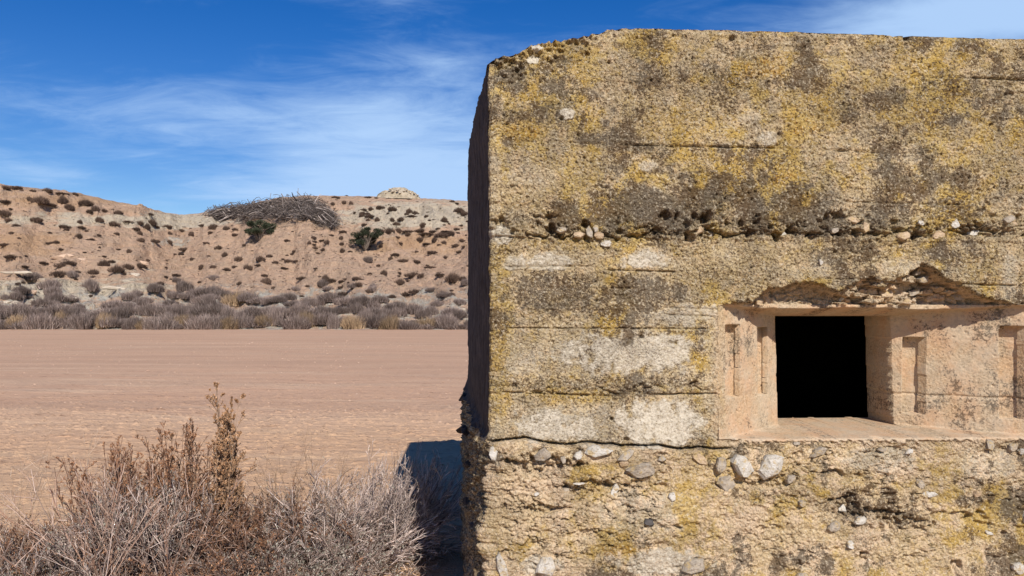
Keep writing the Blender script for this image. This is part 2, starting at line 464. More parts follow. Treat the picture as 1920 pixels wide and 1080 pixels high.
LINES = [(1165, 271, 1460, 277, 1.0), (1470, 278, 1560, 281, .4), (1560, 281, 1642, 285, .9), (1826, 146, 1925, 150, 1.0), (1700, 144, 1826, 146, .3), (950, 263, 1165, 271, .25), (1580, 378, 1800, 384, .5), (950, 500, 1110, 499, .5),
         (1130, 505, 1270, 510, .9), (950, 615, 1330, 617, .7), (1250, 590, 1345, 594, .5), (1245, 577, 1345, 580, .4), (940, 735, 1060, 741, .8), (1060, 741, 1150, 743, .5), (1230, 740, 1342, 738, .9),
         (1545, 522, 1620, 524, .6), (1800, 532, 1905, 536, .9), (1160, 540, 1185, 540, .8), (1650, 285, 1920, 292, .2), (920, 442, 1000, 447, .6), (1345, 589, 1450, 604, .35)]
VLINES = [(946, 460, 948, 760, .5)]
CRK = [(912, 828), (935, 826), (955, 823), (975, 822), (985, 820), (1000, 824), (1020, 829), (1040, 832), (1060, 834), (1080, 832), (1095, 829), (1110, 829), (1130, 833), (1150, 832), (1165, 836), (1185, 835), (1215, 836), (1235, 834),
       (1255, 838), (1275, 842), (1295, 841), (1315, 838), (1340, 842), (1368, 841), (1378, 838)]


def front_depth(u, v):
    n1 = fbm(u * 6, v * 6, 4, 11); n2 = fbm(u * 38, v * 38, 3, 23); n3 = fbm(u * 110, v * 110, 3, 37, .6)
    rag = fbm(u * 14, v * 14, 4, 51) * .6 + n2 * .35
    px = 960 + F * (CX + u * ca) / (CY + u * sa); py = HZ - F * v / (CY + u * sa)
    pale = ell(u, v, PALE, rag); dark = ell(u, v, DARK, rag * 1.3); yel = ell(u, v, YEL, rag * 1.2); och = ell(u, v, OCH, rag * 1.3)
    crk = lerp_pts(px, CRK)
    found = ss(py + n2 * 5 + fbm(u * 20, v * 3, 3, 9) * 3, crk - 1, crk + 5)
    found = np.where(px > 1378, ss(py + n2 * 4, lerp_pts(px, [(1378, 838), (1390, 824), (1410, 817), (2200, 815)]) - 2, lerp_pts(px, [(1378, 842), (1395, 828), (1410, 822), (2200, 820)]) + 3), found)
    roughm = (1 - .75 * np.clip(pale * 1.6, 0, 1)) * (.55 + .75 * ss(fbm(u * 4 + 1, v * 5, 3, 15), -.3, .3))
    n4 = fbm(u * 70, v * 70, 2, 39, .6)
    d = n1 * .006 + n2 * .0034 * roughm + n3 * .0024 * roughm + roughm * .0065 * ss(n4, .12, .6) - roughm * .002 * n4
    # grains and pits of the exposed aggregate
    f1, f2, cid = worley(u * 95, v * 95, 5)
    d = d - roughm * .0022 * (1 - np.clip(f1 * 1.4, 0, 1)) * (cid > .35)
    f1, f2, cid = worley(u * 42, v * 42, 6)
    d = d + roughm * .008 * ss(cid, .80, .92) * (1 - ss(f1, .12, .34))
    # each shuttering board stands a hair proud of the next
    for yy, k in ((147, .0022), (275, -.003), (380, .002), (445, .005), (503, -.002), (580, .002), (616, -.0025), (738, .005)):
        d = d + k * ss(py - (px - 950) * (.028 if yy < 300 else .01) * (1 if yy < 500 else .0), yy - 1.2, yy + 1.2)
    for x0, y0, x1, y1, k in LINES:
        yl = y0 + (y1 - y0) * (px - x0) / (x1 - x0) + vn(u * 22, v * 0 + y0, 3) * 1.2
        m = (ss(px, x0 - 6, x0 + 6) * (1 - ss(px, x1 - 6, x1 + 6))) * np.exp(-((py - yl) / 1.55) ** 2)
        d = d + m * .022 * k * (.75 + .5 * vn(u * 30, v * 0 + y0, 8))
    for x0, y0, x1, y1, k in VLINES:
        xl = x0 + (x1 - x0) * (py - y0) / (y1 - y0)
        d = d + ss(py, y0 - 6, y0 + 6) * (1 - ss(py, y1 - 6, y1 + 6)) * np.exp(-((px - xl) / 1.6) ** 2) * .008 * k
    # band of badly packed rubble, and a second smaller one
    for (yc, hw, x0, x1, amp) in ((430, 20, 905, 2000, .042), (722, 11, 930, 1340, .012)):
        yc2 = yc + vn(u * 5, v * 0, 71) * 6 - (px - 1400) * .008
        band = np.exp(-((py - yc2) / hw) ** 2) * ss(px, x0 - 10, x0 + 20) * (1 - ss(px, x1 - 20, x1 + 10))
        if yc == 430: band = band * (.25 + .75 * ss(vn(u * 4.2, v * 0 + 3, 72), -.5, .35)) * (.5 + .5 * ss(px, 1180, 1320))
        f1, f2, cid = worley(u * 26 + n2 * .2, v * 34, 31)
        d = d + band * amp * (ss(f2 - f1, .20, .02) * .5 * ss(n1 + .6 * n2, -.1, .5) + ss(cid, .70, .95) * 1.3 * ss(f1, .5, .2) + (cid - .5) * .5 + .9 * n2 * .4)
        g1, g2, gid = worley(u * 60, v * 70, 32)
        ln_ = np.exp(-((py - yc2 - 9 - 10 * vn(u * 13, v * 0, 74) - n2 * 6) / (2.6 + 2 * vn(u * 8, v * 0, 75))) ** 2) * ss(vn(u * 6, v * 0 + 5, 76), -.35, .1) * ss(px, x0, x0 + 20) * (1 - ss(px, x1 - 20, x1))
        d = d + ln_ * (.034 if yc == 430 else .016)
        d = d + band * amp * .35 * (ss(g2 - g1, .3, .02) - .4)
    rp_ = random.Random(4)
    for i in range(34):
        x = rp_.uniform(930, 1260) if i % 4 == 0 else rp_.uniform(1260, 1915); y = 430 + rp_.uniform(-28, 17); a_, b_ = rp_.uniform(3, 10), rp_.uniform(2, 11)
        q = np.hypot((px - x + rag * 6) / a_, (py - y + n2 * 6) / b_)
        d = d + rp_.uniform(.018, .045) * (1 - ss(q, .4, 1.25))
        d = d - .012 * (1 - ss(np.hypot((px - x - a_ * 1.2) / a_, (py - y + b_) / b_) + rag, .5, 1.2))
    # footing: coarse rubble concrete
    w1 = u + .02 * n2; w2 = v + .02 * fbm(u * 12, v * 12, 2, 91)
    f1, f2, cid = worley(w1 * 15, w2 * 24, 41)
    g1, g2, gid = worley(w1 * 44, w2 * 60, 42)
    big = fbm(u * 5 + 3, v * 7, 5, 43, .6)
    rid = np.abs(fbm(u * 11, v * 16, 4, 44, .6))
    cav = ss(fbm(u * 8 + 1, v * 16, 4, 47, .6), .22, .62)
    sm = ss(fbm(u * 4 + 5, v * 5, 3, 48), -.25, .15)                # smoother cement skins between the rubble
    dep = .012 * big - .008 * ss(big, .05, .5) + .014 * cav + .010 * ss(f2 - f1, .16, .0) * (1 - sm) * ss(big, -.3, .3) + .010 * (cid - .5) * (1 - .6 * sm) + .006 * (gid - .5) * (1 - sm) + .016 * ss(rid, .07, .0) * ss(vn(u * 3, v * 3, 45), -.1, .3)
    dep = dep + (1 - .75 * sm) * (.0055 * n2 + .004 * n4 + .003 * n3) + .0015 * n2
    for x, y, rx, ry, k in ((1010, 872, 80, 16, .03), (1110, 915, 60, 14, .022), (1590, 948, 34, 22, .035), (1640, 965, 60, 14, .03), (1690, 985, 60, 14, .02), (1020, 955, 60, 8, .018), (1450, 905, 60, 10, .015), (1560, 890, 22, 10, .02), (1620, 1040, 12, 8, .03), (1790, 1060, 10, 14, .03), (1800, 965, 60, 8, .018), (1100, 1000, 60, 6, .012)):
        cu = float(wu(x)); cv = float(wv(x, y)); q = ((u - cu) / (rx * CY / F)) ** 2 + ((v - cv) / (ry * CY / F)) ** 2
        dep = dep + k * ss(1.3 + rag * 1.8 - q, 0, 1) * (1 + n2)
    dep = dep - .012 + .05 * ss(v, -.9, -1.7) * 0
    d = d * (1 - found * .75) + found * dep
    # crack between wall and footing, black and open on the left
    ck = np.exp(-((py - crk - 1.5 + n3 * 1.2) / (2.3 + .9 * vn(u * 16, v * 0, 4))) ** 2) * ss(px, 905, 925) * (1 - ss(px, 1360, 1384))
    d = d + .05 * ck * (1 - ss(-vn(u * 9, v * 0 + 9, 14), .55, .75))
    # chipped left arris
    e = ss(u, .0, .05)
    d = d + (1 - e) * (.010 + .02 * np.clip(fbm(u * 0 + 3, v * 16, 4, 61, .6), -.3, 1)) * (1 + .6 * n2)
    # crumbled top left corner
    top = np.interp(u, tu, tv)
    cor = ss(.62 - u, 0, .3) * ss(v, top - .16 - .05 * n1, top)
    d = d + cor * (.03 + .02 * n2 + .014 * rag) * 1.3 + ss(v, top - .02, top) * (.01 + .01 * rag)
    for x, y, r_ in ((1103, 98, 4), (1142, 116, 3), (1372, 72, 5), (970, 128, 4), (1702, 70, 5), (1053, 221, 4), (1204, 632, 3.5), (1176, 826, 5), (1148, 786, 3), (1880, 1000, 5)):
        q = np.hypot(px - x, (py - y)) / r_; d = d + .022 * (1 - ss(q, .6, 1.5))

    # the splayed gun opening
    un = u + .0025 * vn(u * 3, v * 9, 77); vnn = v + .003 * vn(u * 16, v * 4, 79)
    sp = splay_d(un, v) + .0015 * n1 + .0010 * n3 + .001 * n2
    sof = (V_SOFF - vnn) / (V_SOFF - V_SOFI) * D1
    sil = (v - V_SILL + .010 + .0015 * vn(u * 5, v * 0, 83)) / .014 * D1 * .9
    ob = np.interp(u, bu, bv) + .006 * n2 + .004 * n3 + .004 * rag
    ph = np.clip(ob - v, 0, None)
    steep = .22
    lp = lerp_pts(px, [(1345, .02), (1400, .045), (1440, .065), (1560, .08), (1600, .048), (1700, .052), (1765, .09), (1850, .075), (1915, .02)])
    br = np.where(v < ob, .006 + lp * ss(ph, 0, .016) + steep * ph + .012 * rag + .006 * n2, -1)
    f1, f2, cid = worley(u * 19 + n2 * .4 + v * 8, v * 34 + n1, 81)
    cidb = cid
    br = br + (br > 0) * ((cid - .5) * .055 + .022 * ss(f2 - f1, .2, 0) + .008 * n4) * ss(ph, 0, .02) * lerp_pts(px, [(1400, .4), (1570, .5), (1600, 1.3), (1760, 1.3), (1800, .8)])
    br = np.where((px > 1338), br, -1)
    ink = (v > V_SOFF - .0) & (v < ob) & (u > uL0 - .02)
    d = np.where(ink, np.maximum(d, np.minimum(br, np.maximum(sp, .002) + .3 * (u > uL0 + .02))), d)
    inr = (un > uL0) & (un < uR0) & (v < V_SOFF) & (vnn > V_SILL - .012)
    vb = np.full_like(v, V_SOFF); pb = np.clip(np.interp(u, bu, bv) - vb, 0, None)
    lip = lp * (pb > .004) + steep * pb
    dd = np.minimum(np.minimum(sp, np.maximum(sof, lip)), np.maximum(sil, 0.004))
    slot = np.zeros_like(u)
    for ua, ub, va, vb_ in SLOTS:
        sl = (un > ua) & (un < ub) & (v < va) & (v > vb_)
        dd = np.where(sl, dd + .052, dd); slot = np.maximum(slot, sl)
    # board edge groove across the splay
    gl = lerp_pts(px, [(1330, 735), (1450, 735), (1670, 738), (1760, 742), (1840, 742), (1900, 752), (2000, 752)])
    dd = dd + .007 * np.exp(-((v - wv(1800, 742, .18) + .004 * vn(u * 9, v * 0, 5)) / .004) ** 2) * (u > uR1)
    kk = np.clip(v, -.5, .05) * -.03
    hole = (un > uL1 + kk) & (un < uR1 + kk) & (v < V_SOFI) & (vnn > V_SILL + .003)
    dd = np.where(hole, D2 + .02, dd)
    pit = worley(u * 36, v * 36, 99)
    dd = dd + (dd > .02) * (~hole) * .006 * ss(pit[2], .86, .95) * (1 - ss(pit[0], .08, .2))
    d = np.where(inr, np.maximum(dd, d * .3), d)
    pink = np.where(inr, np.clip(.25 + ss(u, uL0, uL0 + .07 + .04 * n2) + (v < V_SILL + .03), 0, 1), 0.0)
    frag = (br > 0) * (v < ob) * (v > V_SOFF) * (cidb > .5) * ss(px, 1560, 1610) * (1 - ss(px, 1780, 1840))  # fragments painted brighter and pinker to look sunlit
    pink = np.maximum(pink, .55 * ss(u, uL0 - .035, uL0 + .01) * (v < 0) * (found < .5) * (u < uL1))
    pink = np.maximum(pink, (v < V_SILL + .01) * ss(v, V_SILL - .03 + .02 * n2, V_SILL - .01) * ss(u, uL0 + .05, uL0 + .12))
    pink = np.maximum(pink, .6 * (br > .03) * (v < ob) * (v > V_SOFF))
    pink = np.maximum(pink, .9 * frag); pale = np.maximum(pale, .4 * frag)
    keepl = 1 - pink
    q1 = fbm(u * 3.1 + 2, v * 3.1, 4, 166, .6); q2 = fbm(u * 2.6 + 7, v * 3.4 + 1, 5, 167, .62); q3 = fbm(u * 14, v * 14, 3, 168)
    base_y = .17 + 1.1 * q1 + .5 * q3 + .08 * ss(py, 440, 200) - .04 * found
    dark = dark * 1.35; base_d = .09 + .07 * ss(v, .25, .4) + 1.4 * q2 - .45 * q3 + .26 * np.exp(-((py - 412) / 34) ** 2) + .5 * fbm(u * 15, v * 1.4, 3, 169) * ss(px, 1150, 1280) * ss(py, 440, 460) + .04 * ss(v, .28, .4) - .05 * found
    br_d = np.where((br > 0) & (v < ob) & (v > V_SOFF), .14 - .12 * ss(px, 1570, 1620) + .12 * q3, 0)  # overhang shade painted as dark colour, weaker where the break is sunlit
    yel = np.maximum(yel, base_y) * keepl * (1 - .6 * np.clip(pale * 1.5, 0, 1)); dark = (np.maximum(dark, base_d) * keepl) * (1 - .7 * np.clip(pale * 1.5, 0, 1)) + br_d
    och = (och + .5 * q1 * (1 - found) + .08 * n1) * keepl
    lit = np.where(inr & (d > D1 + .03) & (slot < .5), 1.0, 0.0)
    pale = pale * (1 - inr); dark = dark * (1 - frag)
    st_ = fbm(u * 7 + 4, v * 4, 5, 171, .6)
    dark = np.where(inr, np.clip(.16 + .75 * st_, 0, .5), dark); yel = np.where(inr, np.clip(.02 + .5 * fbm(u * 6, v * 6, 4, 172), 0, .3), yel)
    pink = np.where(inr, pink * (.78 + .22 * ss(fbm(u * 11, v * 7, 4, 173), -.3, .25)), pink)
    rbm = found * (1 - inr)
    m1 = np.stack([yel, dark, pale], -1); m2 = np.stack([och, np.clip(pink, 0, 1), rbm], -1)
    reg = np.where(inr | ((v < ob) & (v > V_SOFF) & (u > uL0 - .01) & (ph > .004)), 2, np.where(found > .5, 1, 0))
    return d, m1, m2, reg, hole


# perimeter: front wall right to left, rounded arris, left side, back
U_R = 3.3; SIDE = 3.5; CR = .030
us = np.concatenate([np.linspace(U_R, 2.2, 60, endpoint=False), np.linspace(2.2, CR, 660)])
nf = len(us)
ang = np.linspace(0, 90, 9)[1:-1]
ws = np.concatenate([CR + np.cumsum(np.concatenate([[0.0], np.full(60, .007), np.linspace(.008, .05, 60)]))])
ws = ws[ws < SIDE]; ws = np.append(ws, SIDE)
rows = np.concatenate([np.linspace(-1.75, -1.0, 50, endpoint=False), np.linspace(-1.0, 1.0, 600)])
nr = len(rows)


def stretch(v, u):
    top = np.interp(u, tu, tv)                           # the upper rows follow the ragged top
    return np.where(v > .60, .60 + (v - .60) * (top - .60) / .40, v)


U, V0 = np.meshgrid(us, rows)
VV = stretch(V0, U)
d, m1, m2, reg, hole = front_depth(U, VV)
Pf = w2p(U, VV, d)


def side_disp(w, v):
    a = fbm(w * 3, v * 3, 4, 101) * .010 + fbm(w * 22, v * 3.0, 4, 102, .6) * .007 + fbm(w * 40, v * 40, 2, 103) * .002
    f = ss(v, -.45 + .03 * vn(w * 6, v * 0, 9), -.52)
    fo = fbm(w * 9, v * 9, 4, 104, .6)
    a = a + f * (-.03 - .045 * fo + .03 * np.abs(fbm(w * 30, v * 30, 3, 105)))
    bulge = -.045 * np.sin(np.clip(w / SIDE, 0, 1) * np.pi) * 1.0
    return a + bulge + .01


flare = .020
PS = []; M1 = []; M2 = []
for a_ in ang:                                           # rounded corner
    t_ = R(a_)
    nx, nz = -math.sin(t_), -math.cos(t_)                # outward normal in (u,d)
    v = stretch(rows, np.zeros(nr))
    e0 = np.interp(0, [0, 1], [0, 1])
    df = d[:, -1]; dsd = side_disp(np.full(nr, CR), v)
    amt = df * math.cos(t_) ** 2 + dsd * math.sin(t_) ** 2 + .006 * vn(v * 40 + a_ * .05, v * 0 + a_ * .02, 7)
    uu = CR - CR * math.sin(t_) - amt * nx; dd_ = CR - CR * math.cos(t_) - amt * nz
    PS.append(w2p(uu, v, dd_)); M1.append(m1[:, -1]); M2.append(m2[:, -1])
W, V1 = np.meshgrid(ws, rows)
sd = side_disp(W, V1)
topS = np.interp(0, tu, tv)
VS = np.where(V1 > .60, .60 + (V1 - .60) * (topS + .02 * ss(W, .1, .8) - .60) / .40, V1)
Ps = w2p(sd - flare * W, VS, W)
ms1 = np.zeros(Ps.shape); ms1[..., 0] = .0; ms1[..., 1] = .5; ms2 = np.zeros(Ps.shape)
bk = np.linspace(0, U_R, 40)[1:]
Bk, V2 = np.meshgrid(bk, rows)
Pb = w2p(Bk - flare * SIDE, stretch(V2, Bk), SIDE + 0 * Bk)
mc1 = np.stack(M1, 1); mc2 = np.stack(M2, 1); mc1 = mc1.copy(); mc1[..., 1] += .06
ALL = np.concatenate([Pf, np.stack(PS, 1), Ps, Pb], 1)
A1 = np.concatenate([m1, mc1, ms1, np.repeat(ms1[:, :1], Pb.shape[1], 1)], 1)
A2 = np.concatenate([m2, mc2, ms2, np.repeat(ms2[:, :1], Pb.shape[1], 1)], 1)
nc = ALL.shape[1]
REG = np.zeros((nr, nc), int); REG[:, :nf] = reg
cn = nf + len(ang)
REG[:, nf:cn] = reg[:, -1:]
REG[:, cn:cn + len(ws)] = 3; REG[:, cn + len(ws):] = 4
REG[:, cn:][ALL[:, cn:, 2] < EYE - .50] = 1
HOLE = np.zeros((nr, nc), bool); HOLE[:, :nf] = hole
fc = grid_faces(nr, nc)
hf = HOLE.ravel()[fc].all(1)
rf = REG.ravel()[fc[:, 0]]
bunker = bpy.data.objects.new('concrete_bunker', None); COL.objects.link(bunker)
tag(bunker, 'large old concrete bunker with yellow lichen and a square gun opening', 'bunker')
Vall = ALL.reshape(-1, 3); at = {'masks': A1.reshape(-1, 3), 'masks2': A2.reshape(-1, 3)}
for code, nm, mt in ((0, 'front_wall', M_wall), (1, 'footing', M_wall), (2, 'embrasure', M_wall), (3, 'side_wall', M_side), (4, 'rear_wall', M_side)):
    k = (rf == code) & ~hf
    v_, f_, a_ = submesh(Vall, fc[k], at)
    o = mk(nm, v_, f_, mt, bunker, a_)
# roof slab: fills the outline just under the ragged top edge
ru = np.linspace(.004, U_R, 160); rk = np.concatenate([[0, .004, .01, .02, .04], np.linspace(.07, 1, 25)])
RU, RK = np.meshgrid(ru, rk)
dt_ = np.interp(RU, us[::-1], d[-1, ::-1])
RW = dt_ + RK * (SIDE - .01 - dt_)
rt = np.interp(RU, tu, tv) + .008 * ss(RK, 0, .02) - .02 * ss(RK, .02, .2) + .006 * fbm(RU * 4, RW * 4, 3, 7) * ss(RK, 0, .05)
rp = w2p(RU - flare * RW, rt, RW)
mk('roof', rp.reshape(-1, 3), grid_faces(30, 160)[:, ::-1], M_wall, bunker, {'masks': np.full((4800, 3), .2), 'masks2': np.zeros((4800, 3))})
# right end wall and the dark room inside


def box_mesh(u0, u1, v0, v1, d0, d1, inward=False, skip=()):
    P = [w2p(a, b, c) for a in (u0, u1) for b in (v0, v1) for c in (d0, d1)]
    Fq = {'u0': [0, 1, 3, 2], 'u1': [4, 6, 7, 5], 'v0': [0, 4, 5, 1], 'v1': [2, 3, 7, 6], 'd0': [0, 2, 6, 4], 'd1': [1, 5, 7, 3]}
    return np.array(P), np.array([q for k, q in Fq.items() if k not in skip])


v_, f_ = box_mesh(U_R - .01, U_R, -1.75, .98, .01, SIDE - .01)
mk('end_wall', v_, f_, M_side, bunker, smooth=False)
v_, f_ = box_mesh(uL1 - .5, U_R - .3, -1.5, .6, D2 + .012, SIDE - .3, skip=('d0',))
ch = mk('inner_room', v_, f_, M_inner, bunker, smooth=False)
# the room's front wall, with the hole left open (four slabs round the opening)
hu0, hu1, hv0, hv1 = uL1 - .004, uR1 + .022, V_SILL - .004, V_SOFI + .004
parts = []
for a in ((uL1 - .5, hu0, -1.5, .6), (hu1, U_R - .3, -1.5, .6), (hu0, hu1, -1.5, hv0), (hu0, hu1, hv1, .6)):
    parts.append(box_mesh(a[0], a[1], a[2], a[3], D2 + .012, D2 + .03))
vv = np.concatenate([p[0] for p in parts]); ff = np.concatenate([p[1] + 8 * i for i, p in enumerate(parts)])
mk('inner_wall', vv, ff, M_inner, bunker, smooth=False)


# stones set in the concrete
def rock(name, mat, size, seed, parent=None, n=16, flatz=1.0, smooth=False, sub=0, bev=.10):
    rs = random.Random(seed)
    bm = bmesh.new()
    for i in range(n):
        a = rs.uniform(0, 2 * math.pi); z = rs.uniform(-1, 1); q = math.sqrt(1 - z * z); k = rs.uniform(.82, 1.0)
        bm.verts.new((q * math.cos(a) * size[0] * k, z * size[1] * k, q * math.sin(a) * size[2] * k))
    r_ = bmesh.ops.convex_hull(bm, input=bm.verts)
    for g in [g for g in bm.verts if not g.link_faces]: bm.verts.remove(g)
    bmesh.ops.bevel(bm, geom=bm.edges[:], offset=min(size) * bev, segments=1, affect='EDGES')
    if sub:
        bmesh.ops.triangulate(bm, faces=bm.faces[:])
        bmesh.ops.subdivide_edges(bm, edges=bm.edges[:], cuts=sub, use_grid_fill=True)
        for v in bm.verts:
            v.co += v.co.normalized() * float(vn(v.co.x / size[0] * 2.3 + seed, v.co.z / size[2] * 2.3 + v.co.y)) * min(size) * .14
    me = bpy.data.meshes.new(name); bm.to_mesh(me); bm.free(); me.materials.append(mat)
    o = bpy.data.objects.new(name, me); COL.objects.link(o); o.parent = parent
    return o


def fragment(name, mat, a, b, th, seed, parent):
    """flat faced broken stone: ragged outline, chamfered towards a tilted front face (front is -y)"""
    rs = random.Random(seed); n = rs.randint(6, 9)
    ang = sorted(2 * math.pi * (i + rs.uniform(-.42, .42)) / n for i in range(n)); rr = [rs.uniform(.72, 1.06) for _ in range(n)]
    tx, tz = rs.uniform(-.5, .5), rs.uniform(-.5, .5)
    bm = bmesh.new(); rings = []
    for sc, y in ((.96, th * .9), (1.0, -th * .06), (.88, -th * .26), (.5, -th * .30)):
        ring = []
        for g, r_ in zip(ang, rr):
            q = r_ * sc * (1 + rs.uniform(-.05, .05)); cx_, cz_ = math.cos(g) * q, math.sin(g) * q
            ring.append(bm.verts.new((cx_ * a, y + (tx * cx_ + tz * cz_) * th * .45 * (y < 0) + rs.uniform(-.05, .05) * th, cz_ * b)))
        rings.append(ring)
    c = bm.verts.new((0, -th * .34, 0))
    for r0, r1 in zip(rings, rings[1:]):
        for i in range(n): bm.faces.new((r0[i], r0[(i + 1) % n], r1[(i + 1) % n], r1[i]))
    for i in range(n): bm.faces.new((rings[-1][i], rings[-1][(i + 1) % n], c))
    bmesh.ops.recalc_face_normals(bm, faces=bm.faces)
    me = bpy.data.meshes.new(name); bm.to_mesh(me); bm.free(); me.materials.append(mat)
    o = bpy.data.objects.new(name, me); COL.objects.link(o); o.parent = parent
    return o


mW, mG, mT, mK = M_stone_w, M_stone_g, M_stone_t, M_stone_k
STN = [(1105, 436, 8, 15, .3, mG), (1122, 442, 13, 9, -.3, mT), (1137, 457, 12, 8, .1, mW), (1117, 428, 6, 9, 0, mG), (1052, 432, 15, 7, .2, mG), (1085, 440, 12, 7, .1, mT), (1290, 436, 12, 9, .2, mG), (1310, 430, 10, 9, .8, mT),
       (1330, 440, 14, 8, -.2, mG), (1460, 438, 20, 10, -.5, mW), (1400, 440, 9, 7, .3, mT), (1500, 440, 10, 7, .2, mT), (1600, 412, 14, 7, -.3, mT), (1624, 425, 10, 14, .3, mT), (1692, 442, 15, 10, .2, mT), (1722, 418, 8, 5, -.6, mW),
       (1790, 420, 10, 13, .1, mW), (1822, 437, 19, 10, .05, mW), (1760, 440, 16, 9, .2, mT), (1888, 412, 14, 9, .3, mG), (1900, 420, 8, 6, .3, mT), (1540, 491, 6, 6, 0, mW), (1565, 432, 9, 7, .1, mG), (1230, 430, 9, 6, .4, mG),
       (1118, 845, 27, 12, .05, mW), (1017, 851, 18, 12, .4, mG), (1084, 852, 10, 9, .2, mW), (1057, 862, 6, 9, .2, mG), (1172, 853, 20, 9, .5, mG), (1204, 881, 30, 15, .02, mG), (1168, 868, 10, 7, .1, mT),
       (1312, 860, 16, 8, -.5, mT), (1349, 869, 12, 15, -.4, mG), (1391, 873, 20, 22, .6, mW), (1362, 906, 18, 16, .2, mG), (1443, 872, 27, 22, .5, mW), (1482, 897, 13, 7, .4, mG), (1530, 846, 18, 8, .5, mG), (1505, 886, 12, 6, 0, mT),
       (1152, 920, 7, 18, -.5, mW), (1215, 978, 10, 9, 0, mK), (1258, 930, 9, 9, 0, mW), (1740, 926, 16, 6, .05, mW), (1722, 906, 8, 10, .6, mG), (1025, 1060, 20, 22, -.6, mW), (941, 1062, 10, 30, .35, mW), (1300, 1060, 24, 16, .1, mG),
       (1850, 832, 8, 12, .2, mG), (1893, 838, 9, 8, .2, mG), (1912, 846, 8, 7, .2, mW), (1575, 948, 8, 14, .3, mW), (1610, 975, 14, 8, .2, mW), (1560, 985, 14, 10, .2, mG), (1695, 972, 14, 8, 0, mW), (1592, 1020, 8, 8, .2, mW),
       (1500, 942, 7, 6, .2, mG), (1905, 1062, 16, 12, -.4, mW), (1790, 1055, 10, 12, .4, mT), (1829, 925, 11, 7, .3, mT), (1920, 970, 8, 12, .2, mW), (1850, 997, 10, 4, -.4, mW), (1085, 905, 12, 3, 0, mW), (1005, 925, 6, 4, .3, mW),
       (1060, 920, 9, 8, .2, mG), (925, 850, 10, 14, .2, mW), (1240, 860, 8, 6, .3, mG), (1700, 845, 8, 6, .3, mW), (1500, 1080, 16, 9, .2, mG), (1650, 842, 9, 5, .2, mG), (1490, 830, 8, 4, .1, mG), (1404, 900, 8, 5, .1, mT),
       # in the broken lintel
       (1610, 556, 20, 10, .3, mT), (1632, 546, 12, 9, .5, mT), (1660, 550, 15, 10, -.2, mT), (1680, 545, 14, 9, .5, mT), (1640, 562, 13, 7, .1, mT), (1577, 560, 9, 4, .6, mW), (1795, 557, 20, 9, .1, mG), (1713, 549, 12, 7, .4, mG),
       (1766, 516, 9, 5, -.5, mW), (1732, 524, 12, 7, .2, mG), (1700, 565, 10, 6, .2, mT), (1480, 547, 6, 4, .6, mW), (1422, 567, 8, 5, .5, mT), (1832, 556, 10, 6, -.5, mG), (1745, 560, 14, 7, .1, mT), (1655, 530, 12, 6, -.2, mG), (1720, 510, 9, 6, .6, mG)]
for i, (x, y, rx, ry, an, mt) in enumerate(STN):
    u_, v_ = float(wu(x)), float(wv(x, y))
    dl = float(front_depth(np.array([[u_]]), np.array([[v_]]))[0][0, 0])
    if dl > .02: u_, v_ = float(wu(x, dl)), float(wv(x, y, dl))
    k = (CY + dl) / F
    th = min(rx, ry) * k
    o = fragment('embedded_stone', mt, rx * k * (.95 if y < 480 else 1.1), ry * k * (.95 if y < 480 else 1.1), th * (.9 if y < 480 else 1.3), 100 + i, bunker)
    q = w2p(np.array(u_), np.array(v_), np.array(dl - .004 - th * .10)); o.location = q.tolist()
    o.rotation_euler = (random.uniform(-.35, .25), -an, A + random.uniform(-.2, .2))
# lumps standing out from the shaded side
for x, y, w, r_ in ((862, 744, 1.6, 13), (870, 750, 1.55, 12), (859, 804, 1.0, 13), (870, 812, .9, 16), (884, 790, 1.2, 10), (886, 770, 1.5, 9), (876, 872, .9, 13), (872, 940, .7, 12), (890, 900, .5, 14), (879, 578, 2.6, 5), (893, 830, .45, 13), (900, 990, .25, 12), (884, 985, .5, 10)):
    yy = CY + w; k = yy / F
    o = rock('embedded_stone', M_side, (r_ * k * 1.1, r_ * k * 1.2, r_ * k * .8), 300 + x + y, bunker, 16, sub=1)
    o.location = ((x + r_ * .45 - 960) / F * yy, yy, EYE + (HZ - y) / F * yy)

# ------------------------------------------------------------------ field
def field_h(x, y):
    n = 1 - ss(y, 12, 26)
    f = .012 * fbm(x * 1.2, y * 5, 4, 201) + .006 * fbm(x * 7, y * 9, 3, 202)
    z = f * (n * .85 + .15) + .05 * fbm(x * .35, y * .5, 3, 203) * n
    z = z + .16 * np.exp(-(((x + 1.9) / 1.9) ** 2 + ((y - 4.6) / .9) ** 2)) * (1 + .25 * fbm(x * 3, y * 3, 3, 204))   # low mound the bushes grow on
    z = z + .02 * ss(fbm(x * 10, y * 12, 3, 205), .25, .6) * n
    return z


def spaced(parts_):
    return np.unique(np.concatenate([np.linspace(a, b, n) for a, b, n in parts_]))


fx = spaced([(-4000, -400, 10), (-400, -60, 24), (-60, -9, 80), (-9, 1.2, 420), (1.2, 12, 50), (12, 400, 30), (400, 4000, 10)])
fy = spaced([(-400, -10, 12), (-10, 2.5, 40), (2.5, 13, 430), (13, 30, 220), (30, 110, 120), (110, 6000, 20)])
FX, FY = np.meshgrid(fx, fy)
FZ = field_h(FX, FY)
fld = mk('field', np.stack([FX, FY, FZ], -1).reshape(-1, 3), grid_faces(len(fy), len(fx)), M_field)
tag(fld, kind='structure')

